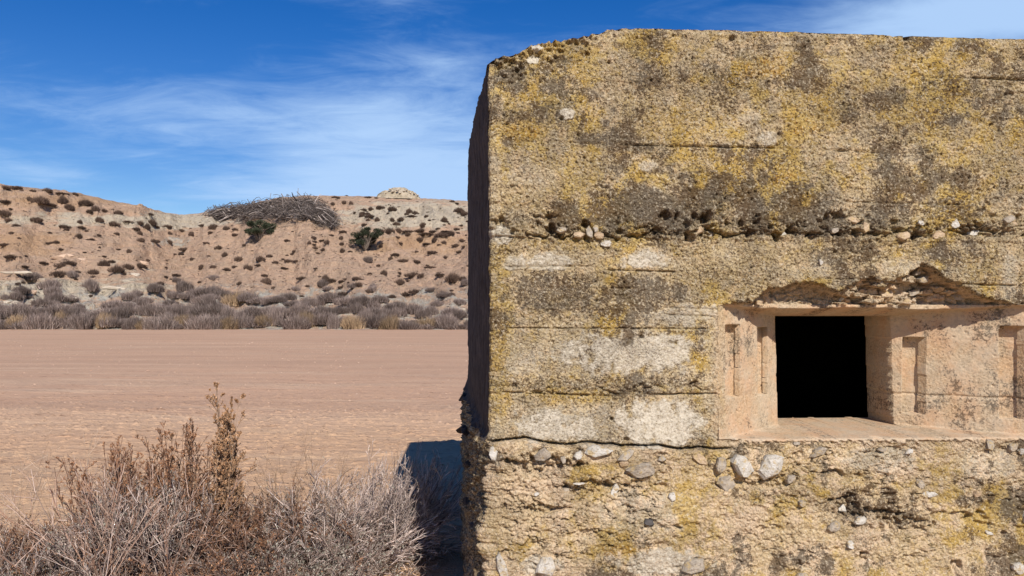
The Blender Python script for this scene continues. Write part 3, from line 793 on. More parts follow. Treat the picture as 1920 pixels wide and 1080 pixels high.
# pebbles and clods lying on the field (nobody could count them)
n = 5200
yy = 4.2 + 40 * RNG.random(n) ** 2.0; rr = (RNG.uniform(-40, 930, n) - 960) / F; xx = rr * yy
row = fbm(xx * .15, yy * 1.6, 3, 211) > RNG.uniform(-.3, .8, n)
xx, yy = xx[row], yy[row]; sz = RNG.uniform(.004, .014, len(xx)) * (1 + yy * .035)
octa = np.array([(1, 0, 0), (0, 1, 0), (-1, 0, 0), (0, -1, 0), (0, 0, 1), (0, 0, -.6)])
of = np.array([(0, 1, 4), (1, 2, 4), (2, 3, 4), (3, 0, 4), (1, 0, 5), (2, 1, 5), (3, 2, 5), (0, 3, 5)])
jit = 1 + RNG.uniform(-.35, .35, (len(xx), 6, 3))
Vp = octa[None] * jit * sz[:, None, None] * np.array([1.4, 1, .7]) + np.stack([xx, yy, field_h(xx, yy)], -1)[:, None, :]
Fp = of[None] + 6 * np.arange(len(xx))[:, None, None]
M_clod = flat('clod_soil', (.36, .22, .14), (.52, .365, .26), 3, .002)
tag(mk('pebbles', Vp.reshape(-1, 3), Fp.reshape(-1, 3), M_clod, smooth=False), kind='stuff')

# ------------------------------------------------------------------ hills
SKYL = [(-900, 330), (-500, 350), (-250, 338), (0, 348), (60, 352), (120, 360), (180, 370), (230, 380), (270, 388), (300, 398), (335, 404), (370, 402), (400, 396), (440, 390), (470, 384), (520, 372), (560, 368), (600, 367), (650, 367), (700, 370),
        (760, 372), (820, 374), (880, 377), (960, 384), (1050, 395), (1200, 392), (1400, 380), (1700, 400), (2100, 380), (2700, 400), (3400, 390)]
Y0 = 72.0


def hill(px, t):
    """px: photo column, t 0..1 from the field edge to the crest, >1 behind it -> world x,y,z"""
    px = np.asarray(px, float); t = np.asarray(t, float)
    sk = lerp_pts(px, SKYL) + vn(px / 26, px * 0, 5) * 1.3 + vn(px / 9, px * 0, 6) * .6
    crest = lerp_pts(px, [(-900, 112), (0, 112), (250, 122), (340, 140), (420, 138), (560, 125), (750, 128), (900, 130), (3400, 130)])
    y = Y0 + (crest - Y0) * t
    zc = EYE + (HZ - sk) / F * crest
    tc = np.clip(t, 0, 1)
    left = 1 - ss(px, 260, 420)
    e1 = .10 * ss(tc, 0, .1) + .08 * ss(tc, .08, .42) + .30 * ss(tc, .30, .68) + .52 * ss(tc, .52, 1.0)
    e2 = .10 * ss(tc, 0, .12) + .06 * tc + .20 * ss(tc, .12, .48) + .44 * ss(tc, .38, .80) + .20 * ss(tc, .74, 1.0)
    e = e1 * left + e2 * (1 - left)
    z = zc * e
    x = (px - 960) / F * y
    env = ss(t, .02, .2) * (1 - ss(t, .82, .98)) * .9 + .10
    g = fbm(x * .055 + .02 * y, y * .02, 5, 221, .55)
    gu = -np.abs(fbm(x * .10 + y * .03, y * .035 + 4, 4, 222, .55)) * 1.5 + .35
    z = z + env * (1.3 * g + 2.3 * gu + .35 * fbm(x * .4, y * .4, 4, 223) + .14 * fbm(x * 1.5, y * 1.5, 3, 224))
    # thin hard strata standing out as little ledges
    lay = z * 1.1 + .5 * fbm(x * .05, y * .05, 3, 225)
    fr = lay - np.floor(lay)
    led = ss(fbm(x * .08, y * .08 + lay * .3, 3, 226), -.02, .3) * env * (.4 + .6 * left)
    z = z + led * .6 * (ss(fr, .0, .12) - fr)
    z = np.where(t > 1, z - (t - 1) * 60 * (1 - 0) * 0.35 * (y - crest).clip(0) / 30, z)
    return np.stack([x, y, z], -1)


hp = np.concatenate([np.linspace(-900, -60, 120, endpoint=False), np.linspace(-60, 930, 820, endpoint=False), np.linspace(930, 3400, 200)])
ht = np.concatenate([np.linspace(-.06, 1.0, 330), np.linspace(1.02, 1.9, 30)])
HP, HT = np.meshgrid(hp, ht)
HV = hill(HP, HT)
HV[..., 2] = np.where(HT <= 0.0, HV[..., 2] - .35 * ss(HT, 0.0, -.06) - .0, HV[..., 2])
HV[..., 2] += np.where(HT < .03, -.05, 0)
hy = HZ - F * (HV[..., 2] - EYE) / HV[..., 1]
pale_m = np.clip(1.35 * (np.exp(-(((HP - 780) / 170) ** 2 + ((hy - 405) / 28) ** 2)) * .9 + np.exp(-(((HP - 350) / 90) ** 2 + ((hy - 415) / 14) ** 2)) * .8
                           + np.exp(-(((HP - 130) / 200) ** 2 + ((hy - 412) / 16) ** 2)) * .55 + np.exp(-(((HP - 100) / 260) ** 2 + ((hy - 545) / 22) ** 2)) * .7 + np.exp(-(((HP - 240) / 60) ** 2 + ((hy - 500) / 20) ** 2)) * .3
                           + .25 * fbm(HP / 60, hy / 14, 4, 231)), 0, 1)
or_m = np.clip(.15 + 1.2 * np.exp(-(((HP - 30) / 90) ** 2 + ((hy - 455) / 22) ** 2)) * .8 + np.exp(-(((HP - 780) / 130) ** 2 + ((hy - 455) / 22) ** 2)) * .55 + np.exp(-(((HP - 130) / 260) ** 2 + ((hy - 375) / 16) ** 2)) * .5 + .3 * fbm(HP / 50, hy / 12, 4, 232), 0, 1)
gr_m = np.clip(ss(hy, 505, 560) * .55 + np.exp(-(((HP - 330) / 60) ** 2 + ((hy - 455) / 16) ** 2)) * .6 + .35 * fbm(HP / 30, hy / 10, 4, 233), 0, 1)
hl = mk('hills', HV.reshape(-1, 3), grid_faces(len(ht), len(hp)), M_hill, None, {'masks': np.stack([pale_m, or_m, gr_m], -1).reshape(-1, 3)})
tag(hl, kind='structure')


def on_hill(px, py):
    """point of the hillside that stands at this place of the photograph"""
    t = np.linspace(0.0, 1.0, 400); p = hill(np.full(400, float(px)), t)
    s = HZ - F * (p[:, 2] - EYE) / p[:, 1]
    vis = np.minimum.accumulate(s)
    k = np.argmax(vis <= py) if (vis <= py).any() else 399
    return p[k]


# ------------------------------------------------------------------ shrubs on the hill
M_scrub = twig_mat('dry_scrub', [(.075, .05, .04), (.14, .10, .085), (.24, .185, .16), (.36, .285, .245)])
M_scrub_dk = twig_mat('dark_scrub', [(.055, .035, .026), (.10, .065, .048), (.16, .105, .078)])
M_scrub_or = twig_mat('tawny_scrub', [(.16, .105, .06), (.28, .19, .115), (.36, .26, .17)])
M_green = twig_mat('juniper_green', [(.022, .028, .016), (.045, .052, .030), (.075, .082, .05)])
M_bark = flat('grey_bark', (.16, .125, .10), (.24, .20, .165), 12, .01)


def blades(n, up=.6, w=.02, L=(.25, .5), rad=1.0, hgt=.6, seed=0):
    """a low dome of fine crossed sprigs; unit width 2, height hgt"""
    r = np.random.default_rng(seed)
    a = r.uniform(0, 2 * np.pi, n); q = np.sqrt(r.random(n)) * rad
    lob = 1 + .25 * np.sin(a * 3 + seed) + .15 * np.sin(a * 5 + seed * 2)
    bx = np.cos(a) * q * lob * .8; by = np.sin(a) * q * lob * .8
    top = hgt * np.sqrt(np.clip(1 - (q / rad) ** 2, .04, 1)) * (.75 + .35 * vn(bx * 2 + seed, by * 2, seed))
    z = r.random(n) ** .7 * top
    dirv = np.stack([bx * .9 + r.normal(0, .45, n), by * .9 + r.normal(0, .45, n), up + r.random(n) * .7], -1)
    dirv /= np.linalg.norm(dirv, axis=1, keepdims=True)
    Ln = r.uniform(*L, n)[:, None]
    p0 = np.stack([bx, by, z * .8], -1) - dirv * Ln * .3; p1 = p0 + dirv * Ln
    p0[:, 2] = np.maximum(p0[:, 2], -.05)
    side = np.cross(dirv, r.normal(size=(n, 3))); side /= np.linalg.norm(side, axis=1, keepdims=True)
    V = np.stack([p0 - side * w, p0 + side * w, p1], 1).reshape(-1, 3)
    tint = np.repeat(np.stack([np.clip(r.random(n) * .7 + .3 * z / hgt, 0, 1), r.random(n), r.random(n)], -1), 3, 0)
    return V, np.arange(3 * n).reshape(-1, 3), tint


def proto(name, mat, **kw):
    V, Fc, tint = blades(**kw)
    o = mk(name, V, Fc, mat, None, {'tint': tint}, smooth=False); COL.objects.unlink(o)
    return o


def place(pro, px, py, wpx, hpx, label, cat, group, lift=0.0, p=None):
    o = pro.copy(); COL.objects.link(o)
    p = on_hill(px, py) if p is None else p
    k = p[1] / F
    o.location = (p[0], p[1], p[2] - .04 + lift)
    o.rotation_euler = (0, 0, random.uniform(0, 6.28))
    o.scale = (wpx * k / 2, wpx * k / 2, hpx * k / .62)
    return tag(o, label, cat, group)


dk = [proto('hill_shrub', M_scrub_dk, n=700, w=.035, L=(.3, .6), hgt=.62, seed=i) for i in range(5)]
gy = [proto('scrub_bush', M_scrub, n=1500, w=.020, L=(.25, .55), hgt=.62, up=.9, seed=20 + i) for i in range(6)]
tw = [proto('scrub_bush', M_scrub_or, n=1500, w=.020, L=(.25, .5), hgt=.62, up=.9, seed=40 + i) for i in range(2)]

UP = [(10, 352, 22, 7), (32, 353, 26, 8), (62, 357, 14, 4), (90, 357, 20, 7), (116, 362, 22, 4), (10, 377, 24, 9), (76, 376, 32, 12), (55, 372, 12, 7), (118, 374, 22, 14), (130, 388, 16, 10), (95, 390, 24, 5), (8, 399, 22, 9), (16, 412, 14, 6),
      (30, 421, 18, 7), (68, 411, 20, 8), (120, 425, 18, 5), (152, 426, 18, 6), (150, 417, 12, 6), (160, 380, 26, 9), (178, 391, 14, 10), (168, 395, 14, 8), (195, 394, 14, 7), (222, 398, 20, 6), (140, 363, 14, 5), (186, 412, 16, 8), (213, 418, 20, 9),
      (240, 415, 22, 5), (255, 428, 14, 8), (276, 430, 12, 10), (262, 436, 10, 8), (262, 417, 18, 8), (285, 417, 20, 12), (315, 424, 18, 6), (318, 436, 10, 6), (340, 432, 12, 5), (380, 422, 16, 5), (400, 426, 18, 9), (425, 427, 16, 9), (440, 428, 10, 6), (440, 439, 14, 8), (359, 438, 14, 8),
      (10, 457, 20, 7), (88, 455, 12, 6), (106, 453, 12, 7), (148, 441, 14, 9), (172, 448, 10, 6), (265, 449, 14, 9), (290, 451, 22, 6), (318, 453, 12, 8), (242, 470, 12, 8), (187, 464, 6, 3), (348, 465, 20, 9), (410, 464, 18, 7), (422, 476, 14, 10), (386, 455, 12, 4), (448, 484, 16, 8), (360, 485, 12, 8), (340, 474, 12, 7),
      (488, 486, 18, 9), (540, 487, 16, 8), (505, 480, 12, 6), (555, 490, 12, 5), (532, 502, 16, 5), (485, 497, 18, 6), (592, 503, 10, 4), (580, 454, 8, 6), (590, 452, 10, 7), (613, 453, 14, 7), (640, 445, 10, 8), (642, 470, 12, 8), (606, 468, 10, 5), (595, 474, 10, 4), (590, 464, 12, 4), (643, 434, 14, 5), (620, 440, 16, 4), (605, 450, 12, 5),
      (641, 457, 12, 5), (682, 392, 12, 6), (695, 391, 12, 8), (710, 390, 10, 6), (735, 391, 16, 9), (713, 387, 16, 7), (665, 399, 8, 5), (728, 399, 8, 4), (762, 400, 12, 5), (772, 404, 18, 6), (778, 397, 12, 10), (767, 395, 12, 9), (707, 411, 9, 7), (735, 412, 10, 6), (752, 412, 13, 7), (743, 419, 12, 6), (833, 411, 12, 9), (794, 420, 14, 7),
      (861, 395, 20, 9), (872, 400, 14, 8), (865, 421, 10, 6), (856, 381, 12, 5), (848, 377, 10, 4), (680, 399, 12, 7), (693, 405, 16, 6), (690, 412, 8, 4), (684, 421, 14, 5), (645, 380, 14, 6), (658, 381, 8, 5), (624, 381, 10, 6), (629, 369, 14, 4), (650, 366, 8, 3), (690, 369, 16, 4), (705, 370, 12, 4),
      (731, 432, 18, 10), (747, 431, 16, 10), (765, 433, 26, 5), (785, 433, 30, 4), (812, 434, 24, 5), (835, 434, 20, 4), (712, 433, 22, 6), (790, 430, 16, 9), (800, 437, 26, 6), (828, 441, 28, 7), (845, 438, 18, 7), (858, 435, 14, 5), (766, 438, 12, 5), (866, 450, 14, 7), (815, 450, 16, 8), (788, 451, 18, 7), (800, 457, 16, 5), (832, 455, 12, 5), (855, 459, 16, 6),
      (870, 462, 12, 6), (750, 456, 12, 4), (716, 456, 10, 4), (715, 463, 9, 5), (742, 479, 16, 5), (755, 488, 18, 6), (733, 484, 12, 6), (810, 473, 20, 5), (835, 482, 14, 5), (862, 472, 14, 5), (780, 490, 16, 5), (805, 500, 22, 4), (775, 512, 30, 12), (790, 516, 18, 7), (720, 511, 16, 8), (668, 520, 20, 8), (672, 533, 24, 9), (620, 525, 22, 9), (640, 528, 12, 5),
      (610, 519, 14, 12), (577, 535, 12, 6), (566, 520, 16, 8), (500, 527, 18, 10), (495, 515, 16, 6), (850, 520, 30, 14), (868, 522, 14, 10), (750, 528, 18, 9), (765, 525, 8, 6), (825, 515, 16, 6), (640, 537, 14, 5), (690, 545, 16, 9), (645, 550, 30, 6), (780, 546, 24, 9), (760, 552, 20, 8), (735, 555, 14, 6), (710, 498, 12, 5), (425, 503, 14, 9), (440, 500, 12, 5),
      (465, 500, 20, 10), (450, 530, 12, 7), (400, 500, 14, 5), (378, 500, 14, 8), (330, 515, 16, 6), (300, 530, 14, 6), (270, 500, 14, 5), (195, 480, 12, 4), (210, 490, 14, 5), (130, 492, 24, 8), (115, 497, 26, 7), (80, 492, 16, 7), (110, 512, 28, 12), (175, 508, 20, 12), (195, 493, 24, 12), (220, 503, 34, 14), (240, 498, 20, 12), (260, 497, 22, 10), (20, 485, 22, 6), (45, 500, 16, 5)]


def shrub_words(px, py, w):
    size = 'large' if w >= 24 else ('middling' if w >= 15 else 'small')
    if px < 340 and py < 405: pl = ('on the orange crest of the left hill', 'shrubs on the crest of the left hill')
    elif px < 340 and py < 470: pl = ('on the banded middle slope of the left hill', 'shrubs on the middle slope of the left hill')
    elif px < 340: pl = ('on the stony lower slope of the left hill', 'shrubs on the lower slope of the left hill')
    elif px < 470 and py < 500: pl = ('in the gully between the two hills', 'shrubs in the gully between the hills')
    elif py < 426: pl = ('on the pale top slope below the stone ruin', 'shrubs on the pale top slope')
    elif py < 445 and px > 690: pl = ('in the dark line of shrubs along the ledge', 'shrubs along the ledge')
    elif py < 500: pl = ('on the bare slope around the two green junipers', 'shrubs on the bare middle slope')
    else: pl = ('on the foot slope just above the grey scrub belt', 'shrubs on the foot slope')
    return f'{size} dark dry shrub {pl[0]}', f'{size} {pl[1]}'


for i, (x, y, w, h_) in enumerate(UP):
    lb, gp = shrub_words(x, y, w)
    place(dk[i % 5], x, y + h_ * .5, w * random.uniform(.8, 1.25), h_ * random.uniform(.7, 1.35), lb, 'shrub', gp)
# more of them, scattered by hand of chance, then the tiny tufts as one mass
ex = []
while len(ex) < 90:
    x = random.uniform(0, 885); y = random.uniform(400, 560)
    dens = .9 if x > 620 else (.55 if x < 340 else .7)
    if y < lerp_pts(x, SKYL) + 12 or (400 < x < 640 and y < 425) or random.random() > dens: continue
    ex.append((x, y))
for i, (x, y) in enumerate(ex):
    w = random.uniform(6, 13); h_ = w * random.uniform(.35, .5)
    lb, gp = shrub_words(x, y, w)
    place(dk[i % 5], x, y, w, h_, lb, 'shrub', gp)
tv_, tf_, tt_ = [], [], []
nb = 0
base = [blades(26, w=.10, L=(.5, 1.0), hgt=.6, seed=60 + i) for i in range(6)]
for i in range(3000):
    x = random.uniform(-30, 900); y = random.uniform(372, 600)
    if y < lerp_pts(x, SKYL) + 6: continue
    if random.random() > (.95 if x > 560 else .6) * (1.0 if fbm(np.array(x / 40), np.array(y / 12), 3, 5) > -.15 else .3): continue
    p = on_hill(x, y); w = random.choice((1, 1, 1, 1.8)) * random.uniform(1.6, 5.0) * p[1] / F
    V, Fc, tn = base[i % 6]
    a = random.uniform(0, 6.3); c_, s_ = math.cos(a), math.sin(a)
    Vr = np.stack([V[:, 0] * c_ - V[:, 1] * s_, V[:, 0] * s_ + V[:, 1] * c_, V[:, 2]], -1) * np.array([w / 2, w / 2, w * .45]) + p
    tv_.append(Vr); tf_.append(Fc + nb); tt_.append(tn); nb += len(V)
tag(mk('low_vegetation', np.concatenate(tv_), np.concatenate(tf_), M_scrub_dk, None, {'tint': np.concatenate(tt_)}, smooth=False), kind='stuff')

# grey scrub belt along the foot of the hills
SC = []
for x in np.arange(-40, 890, 15.5):
    SC.append((x + random.uniform(-7, 7), 606 + random.uniform(-7, 9), random.uniform(26, 64), random.uniform(12, 34), 'front'))
for x in np.arange(-30, 600, 22):
    SC.append((x + random.uniform(-9, 9), 592 + random.uniform(-6, 5), random.uniform(36, 64), random.uniform(16, 26), 'mid'))
for x in np.arange(360, 760, 17):
    SC.append((x + random.uniform(-8, 8), 566 + (x - 560) * .035 + random.uniform(-6, 8), random.uniform(34, 56), random.uniform(12, 19), 'back'))
for x in np.arange(600, 890, 24):
    SC.append((x + random.uniform(-9, 9), 590 + random.uniform(-6, 5), random.uniform(30, 50), random.uniform(12, 22), 'mid'))
for x, y, w, h_ in [(170, 545, 34, 26), (95, 540, 40, 20), (60, 530, 46, 16), (290, 548, 34, 18), (345, 545, 36, 24), (395, 555, 60, 22), (240, 562, 40, 16), (220, 578, 60, 18), (390, 578, 44, 26), (325, 560, 30, 14), (135, 520, 24, 14), (30, 560, 30, 18), (700, 545, 20, 12),
                    (690, 492, 22, 13), (400, 525, 26, 10), (330, 528, 20, 10), (860, 570, 30, 12), (840, 556, 30, 10), (820, 573, 26, 12)]:
    SC.append((x, y, w, h_, 'lone'))
W_ = {'front': ('front row of the scrub belt beside the field', 'scrub bushes in the front row by the field'), 'mid': ('in the middle of the scrub belt below the hill', 'scrub bushes in the middle of the belt'),
      'back': ('in the back row of the scrub belt below the junipers', 'scrub bushes in the back row of the belt'), 'lone': ('standing apart among pale rocks above the scrub belt', 'scrub bushes among the pale rocks')}
for i, (x, y, w, h_, k) in enumerate(SC):
    tone = 'brownish' if (i % 5 == 0 and k == 'front') else 'grey'
    lb = f'{"wide" if w > 46 else "narrow"} {tone} leafless bush, {W_[k][0]}'
    yy_ = Y0 + .4 + 2.6 * random.random() if k == 'front' else None
    p = None
    if k == 'front':
        t_ = random.uniform(.0, .04); p = hill(np.array([x]), np.array([t_]))[0]; p[2] = max(p[2], 0) - .02
    place((tw if tone == 'brownish' else gy)[i % (2 if tone == 'brownish' else 6)], x, y, w, h_, lb, 'bush', ('brownish ' if tone == 'brownish' else '') + ('wide ' if w > 46 else 'narrow ') + W_[k][1], p=p)
for i in range(34):
    x = random.uniform(-5, 380); y = random.uniform(548, 598); w = random.uniform(18, 40)
    if i > 24: x = random.uniform(480, 880); y = random.uniform(528, 560); w = random.uniform(14, 26)
    place(gy[i % 6], x, y, w, w * random.uniform(.35, .6), ('low ' if w < 28 else 'broad ') + 'grey leafless bush climbing the stony foot slope above the scrub belt', 'bush', ('low' if w < 28 else 'broad') + ' scrub bushes climbing the foot slope')
place(tw[0], 446, 572, 62, 30, 'rounded tawny orange bush beside a pale boulder under the green junipers', 'bush', None)


# pale boulders and ledges
def boulder(x, y, w, h_, lb, mat, seed, grp=None):
    p = on_hill(x, y + h_ * .4); k = p[1] / F
    o = rock('boulder', mat, (w * k / 2, min(w, h_ * 1.6) * k / 2.6, h_ * k / 2), seed, None, 18, sub=1)
    o.location = (p[0], p[1], p[2] - h_ * k * .22); o.rotation_euler = (0, random.uniform(-.12, .12), random.uniform(-.5, .5))
    tag(o, lb, 'boulder', grp)


M_bould = flat('pale_rock', (.42, .345, .26), (.52, .44, .345), 1.2, .06, c3=(.34, .27, .20))
M_bould_p = flat('pink_rock', (.48, .33, .225), (.56, .40, .29), 1.2, .06, c3=(.34, .22, .15))
for a in [(425, 582, 26, 20, 'pale round boulder below the tawny bush', M_bould, 1), (375, 592, 20, 9, 'small flat pale boulder in the scrub left of the tawny bush', M_bould, 2), (250, 510, 36, 11, 'long pale slab under dark shrubs on the left hill', M_bould, 3),
          (28, 560, 22, 16, 'grey round boulder at the far left foot of the hill', M_bould, 4), (62, 563, 36, 18, 'broad grey boulder beside the round one at the left foot', M_bould, 5), (50, 535, 58, 26, 'big pinkish rock outcrop at the left foot of the hill', M_bould_p, 6),
          (12, 562, 20, 12, 'low grey boulder cut by the left edge of the view', M_bould, 7), (30, 512, 70, 10, 'long pale rock ledge above the pink outcrop', M_bould, 8), (120, 552, 70, 14, 'wide low pale slab right of the pink outcrop', M_bould, 9), (225, 535, 80, 10, 'long flat pale slab in the middle of the foot slope', M_bould, 10),
          (118, 476, 50, 14, 'tan layered rock ledge on the middle left slope', M_bould_p, 11), (150, 482, 30, 10, 'short tan rock ledge right of the layered ledge', M_bould_p, 12), (265, 488, 40, 9, 'tan rock ledge above the long pale slab', M_bould_p, 13), (775, 592, 26, 22, 'pinkish upright boulder in the scrub near the bunker', M_bould_p, 14),
          (698, 588, 34, 12, 'orange tinted low rock in the scrub belt', M_bould_p, 15), (868, 575, 18, 14, 'pale boulder beside the bunker edge at the hill foot', M_bould, 16), (828, 555, 18, 12, 'small white boulder on the right foot slope', M_bould, 17), (758, 578, 16, 9, 'small pale boulder above the upright pink one', M_bould, 18)]:
    boulder(*a)

# two junipers


def tree(px, py, wpx, hpx, label, seed, lean):
    r = np.random.default_rng(seed); p = on_hill(px, py); k = p[1] / F; w = wpx * k; h_ = hpx * k
    root = bpy.data.objects.new('juniper_tree', None); COL.objects.link(root); root.location = p.tolist()
    tag(root, label, 'tree')
    n = 46
    th = r.uniform(0, 2 * np.pi, n); tip = np.stack([np.cos(th) * r.uniform(.15, .5, n) * w + lean * w * .1, np.sin(th) * r.uniform(.1, .4, n) * w, r.uniform(.25, .85, n) * h_], -1)
    s = np.linspace(0, 1, 7)[None, :, None]
    P = tip[:, None, :] * s + np.array([0, 0, .12]) * h_ * np.sin(s * 3.14) + np.cumsum(r.normal(0, .016 * w, (n, 7, 3)), 1) * (s > 0)
    Rd = (.035 * h_ * (1 - .75 * np.linspace(0, 1, 7))[None, :]) * r.uniform(.4, 1, (n, 1))
    V, Fc = tubes(P, Rd, 5); mk('trunk', V, Fc, M_bark, root)
    # crown of small sprigs gathered in uneven clumps
    cl = []
    for i in range(26):
        a = r.uniform(0, 6.28); q = r.random() ** .6
        cl.append((np.cos(a) * q * .48 * w + lean * w * .08, np.sin(a) * q * .38 * w, h_ * r.uniform(.42, .95) - .22 * h_ * q, r.uniform(.07, .15) * w))
    Vs, ts = [], []
    for cx_, cy_, cz_, rr_ in cl:
        m = 240; dv = r.normal(size=(m, 3)); dv /= np.linalg.norm(dv, axis=1, keepdims=True); dv[:, 2] *= .6
        c0 = np.array([cx_, cy_, cz_]) + dv * rr_ * r.random((m, 1)) ** .4
        dr = dv + r.normal(0, .5, (m, 3)) + np.array([0, 0, .4]); dr /= np.linalg.norm(dr, axis=1, keepdims=True)
        sd_ = np.cross(dr, r.normal(size=(m, 3))); sd_ /= np.linalg.norm(sd_, axis=1, keepdims=True)
        L = .045 * w
        Vs.append(np.stack([c0 - sd_ * L * .22, c0 + sd_ * L * .22, c0 + dr * L * 1.3], 1).reshape(-1, 3))
        ts.append(np.repeat(np.stack([np.clip(r.random(m) * .6 + .4 * r.random(), 0, 1), r.random(m), r.random(m)], -1), 3, 0))
    V = np.concatenate(Vs); mk('crown', V, np.arange(len(V)).reshape(-1, 3), M_green, root, {'tint': np.concatenate(ts)}, smooth=False)


tree(487, 452, 58, 40, 'dark green juniper with two crowns below the pile of branches', 5, 0)
tree(684, 470, 60, 46, 'dark green juniper with bare lower limbs, right of the branch pile', 8, 1)

# pile of cut branches on the ridge
M_branch = twig_mat('dead_branch', [(.03, .023, .020), (.10, .078, .070), (.21, .175, .155), (.40, .335, .295)])
PILE_T = [(395, 400), (410, 394), (430, 391), (460, 387), (475, 384), (500, 379), (530, 375), (545, 371), (560, 373), (590, 375), (605, 381), (620, 392), (630, 407), (636, 419)]
PILE_B = [(395, 404), (420, 408), (450, 405), (480, 408), (510, 411), (540, 408), (570, 410), (600, 418), (620, 424), (636, 426)]


def pile_sticks(n, r, L=(12, 46), rad=(.8, 2.2)):
    x = r.uniform(398, 630, n); a = r.random(n)
    yt = lerp_pts(x, PILE_T); yb = lerp_pts(x, PILE_B); y = yt + (yb - yt) * a
    sk_ = lerp_pts(x, SKYL)
    g0 = np.array([on_hill(x_, max(y_, s_ + 3)) for x_, y_, s_ in zip(x, y, sk_)])
    yd = g0[:, 1] - 1.6 * (1 - a) * a * 4 - .5 - r.random(n) * 2.0
    k = yd / F
    c = np.stack([(x - 960) * k, yd, EYE + (HZ - y) * k], -1)
    side = np.clip((x - 560) / 70, -1, 1)
    th = np.where(r.random(n) < .65, -.20 - .35 * side + r.normal(0, .34, n), r.uniform(-1.3, 1.3, n))
    ln = r.uniform(*L, n) * k * .5
    dv = np.stack([np.cos(th), r.normal(0, .35, n), np.sin(th)], -1) * ln[:, None]
    K = 6; s = np.linspace(-1, 1, K)[None, :, None]
    P = c[:, None, :] + dv[:, None, :] * s + np.stack([r.normal(0, .2, n), r.normal(0, .2, n), r.normal(.1, .35, n)], -1)[:, None, :] * ln[:, None, None] * (1 - s ** 2) * .8
    Rd = (r.uniform(*rad, n) * k * .5)[:, None] * np.linspace(1, .35, K)[None, :]
    return P, Rd, K


r_ = np.random.default_rng(12)
P, Rd, K = pile_sticks(2600, r_, (8, 34), (.5, 1.5)); V, Fc = tubes(P, Rd, 3)
tn = np.repeat(np.stack([r_.random(2600) ** 1.3 * .8, r_.random(2600), r_.random(2600)], -1), K * 3, 0)
pile = mk('branch_pile', V, Fc, M_branch, None, {'tint': tn})
tag(pile, 'long heap of grey dead branches piled on the ridge between the hills', 'branch pile')
for i in range(70):
    P, Rd, K = pile_sticks(1, r_, (30, 66), (1.3, 2.4)); V, Fc = tubes(P, Rd, 5)
    mk('branch', V, Fc, M_branch, pile, {'tint': np.tile([[r_.uniform(.3, 1), r_.random(), 0]], (len(V), 1))})
k = 103 / F
P = np.array([[((x - 960) * k, 103 + j * .2, EYE + (HZ - y) * k) for j, (x, y) in enumerate([(556, 376), (552, 371), (548, 367), (546, 363), (544, 359)])]])
V, Fc = tubes(P, np.array([[.12, .1, .09, .07, .04]]), 5)
mk('branch', V, Fc, M_branch, pile, {'tint': np.tile([[.1, .2, 0]], (len(V), 1))})

# low stone ruin on the summit
M_ruin = flat('ruin_stone', (.30, .245, .17), (.42, .35, .26), 1.0, .12, c3=(.13, .105, .08))
Yr = 127.5; k = Yr / F
ru_root = bpy.data.objects.new('stone_ruin', None); COL.objects.link(ru_root)
ru_root.location = ((747 - 960) * k, Yr, EYE + (HZ - 371) * k)
tag(ru_root, 'low domed stone ruin on the summit of the hill', 'ruin')


def ruin_part(name, x0, x1, y0, y1, seed, dep=2.2, taper=.7, dy=0):
    """squat tapering masonry block, outline in photo pixels"""
    n, m = 44, 12; V = []
    cx_ = (x0 + x1) / 2
    for j in range(m):
        f = j / (m - 1)
        for i in range(n):
            a = 2 * math.pi * i / n
            q = 1 - (1 - taper) * f ** 1.3
            nz = float(fbm(np.array(math.cos(a) * 2.2 + seed), np.array(math.sin(a) * 2.2 + f * 2.5), 4, seed)) * .10
            ex = abs(math.cos(a)) ** .7 * math.copysign(1, math.cos(a)); ey = abs(math.sin(a)) ** .7 * math.copysign(1, math.sin(a))
            V.append(((cx_ - 747 + ex * (x1 - x0) / 2 * (q + nz)) * k, dy + ey * dep * (q + nz), ((371 - y1) + (y1 - y0) * (f + nz * .4 * f)) * k))
    Fc = [[j * n + i, j * n + (i + 1) % n, (j + 1) * n + (i + 1) % n, (j + 1) * n + i] for j in range(m - 1) for i in range(n)]
    V.append(((cx_ - 747) * k, dy, (371 - y0) * k)); c = len(V) - 1
    Fc += [[(m - 1) * n + i, (m - 1) * n + (i + 1) % n, c, c] for i in range(n)]
    me = bpy.data.meshes.new(name); me.from_pydata([tuple(map(float, v)) for v in V], [], [tuple(dict.fromkeys(f)) for f in Fc]); me.materials.append(M_ruin)
    o = bpy.data.objects.new(name, me); COL.objects.link(o); o.parent = ru_root; return o


ruin_part('lower_wall', 704, 791, 360, 377, 3, 3.2, .66)
ruin_part('dome', 726, 772, 353.5, 363, 5, 2.2, .55)
for i, (x, y, w_, h_) in enumerate([(742, 364, 6, 4), (750, 362, 7, 4), (762, 363, 6, 4), (772, 366, 6, 4), (780, 366, 5, 4), (728, 366, 6, 4), (736, 359, 6, 3), (786, 369, 4, 4), (755, 367, 6, 3), (767, 361, 5, 3)]):
    o = rock('block', M_bould, (w_ * k * .6, .5, h_ * k * .55), 500 + i, ru_root, 14)
    o.location = ((x - 747) * k, -3.0 + abs(x - 748) * .03, (371 - y) * k)

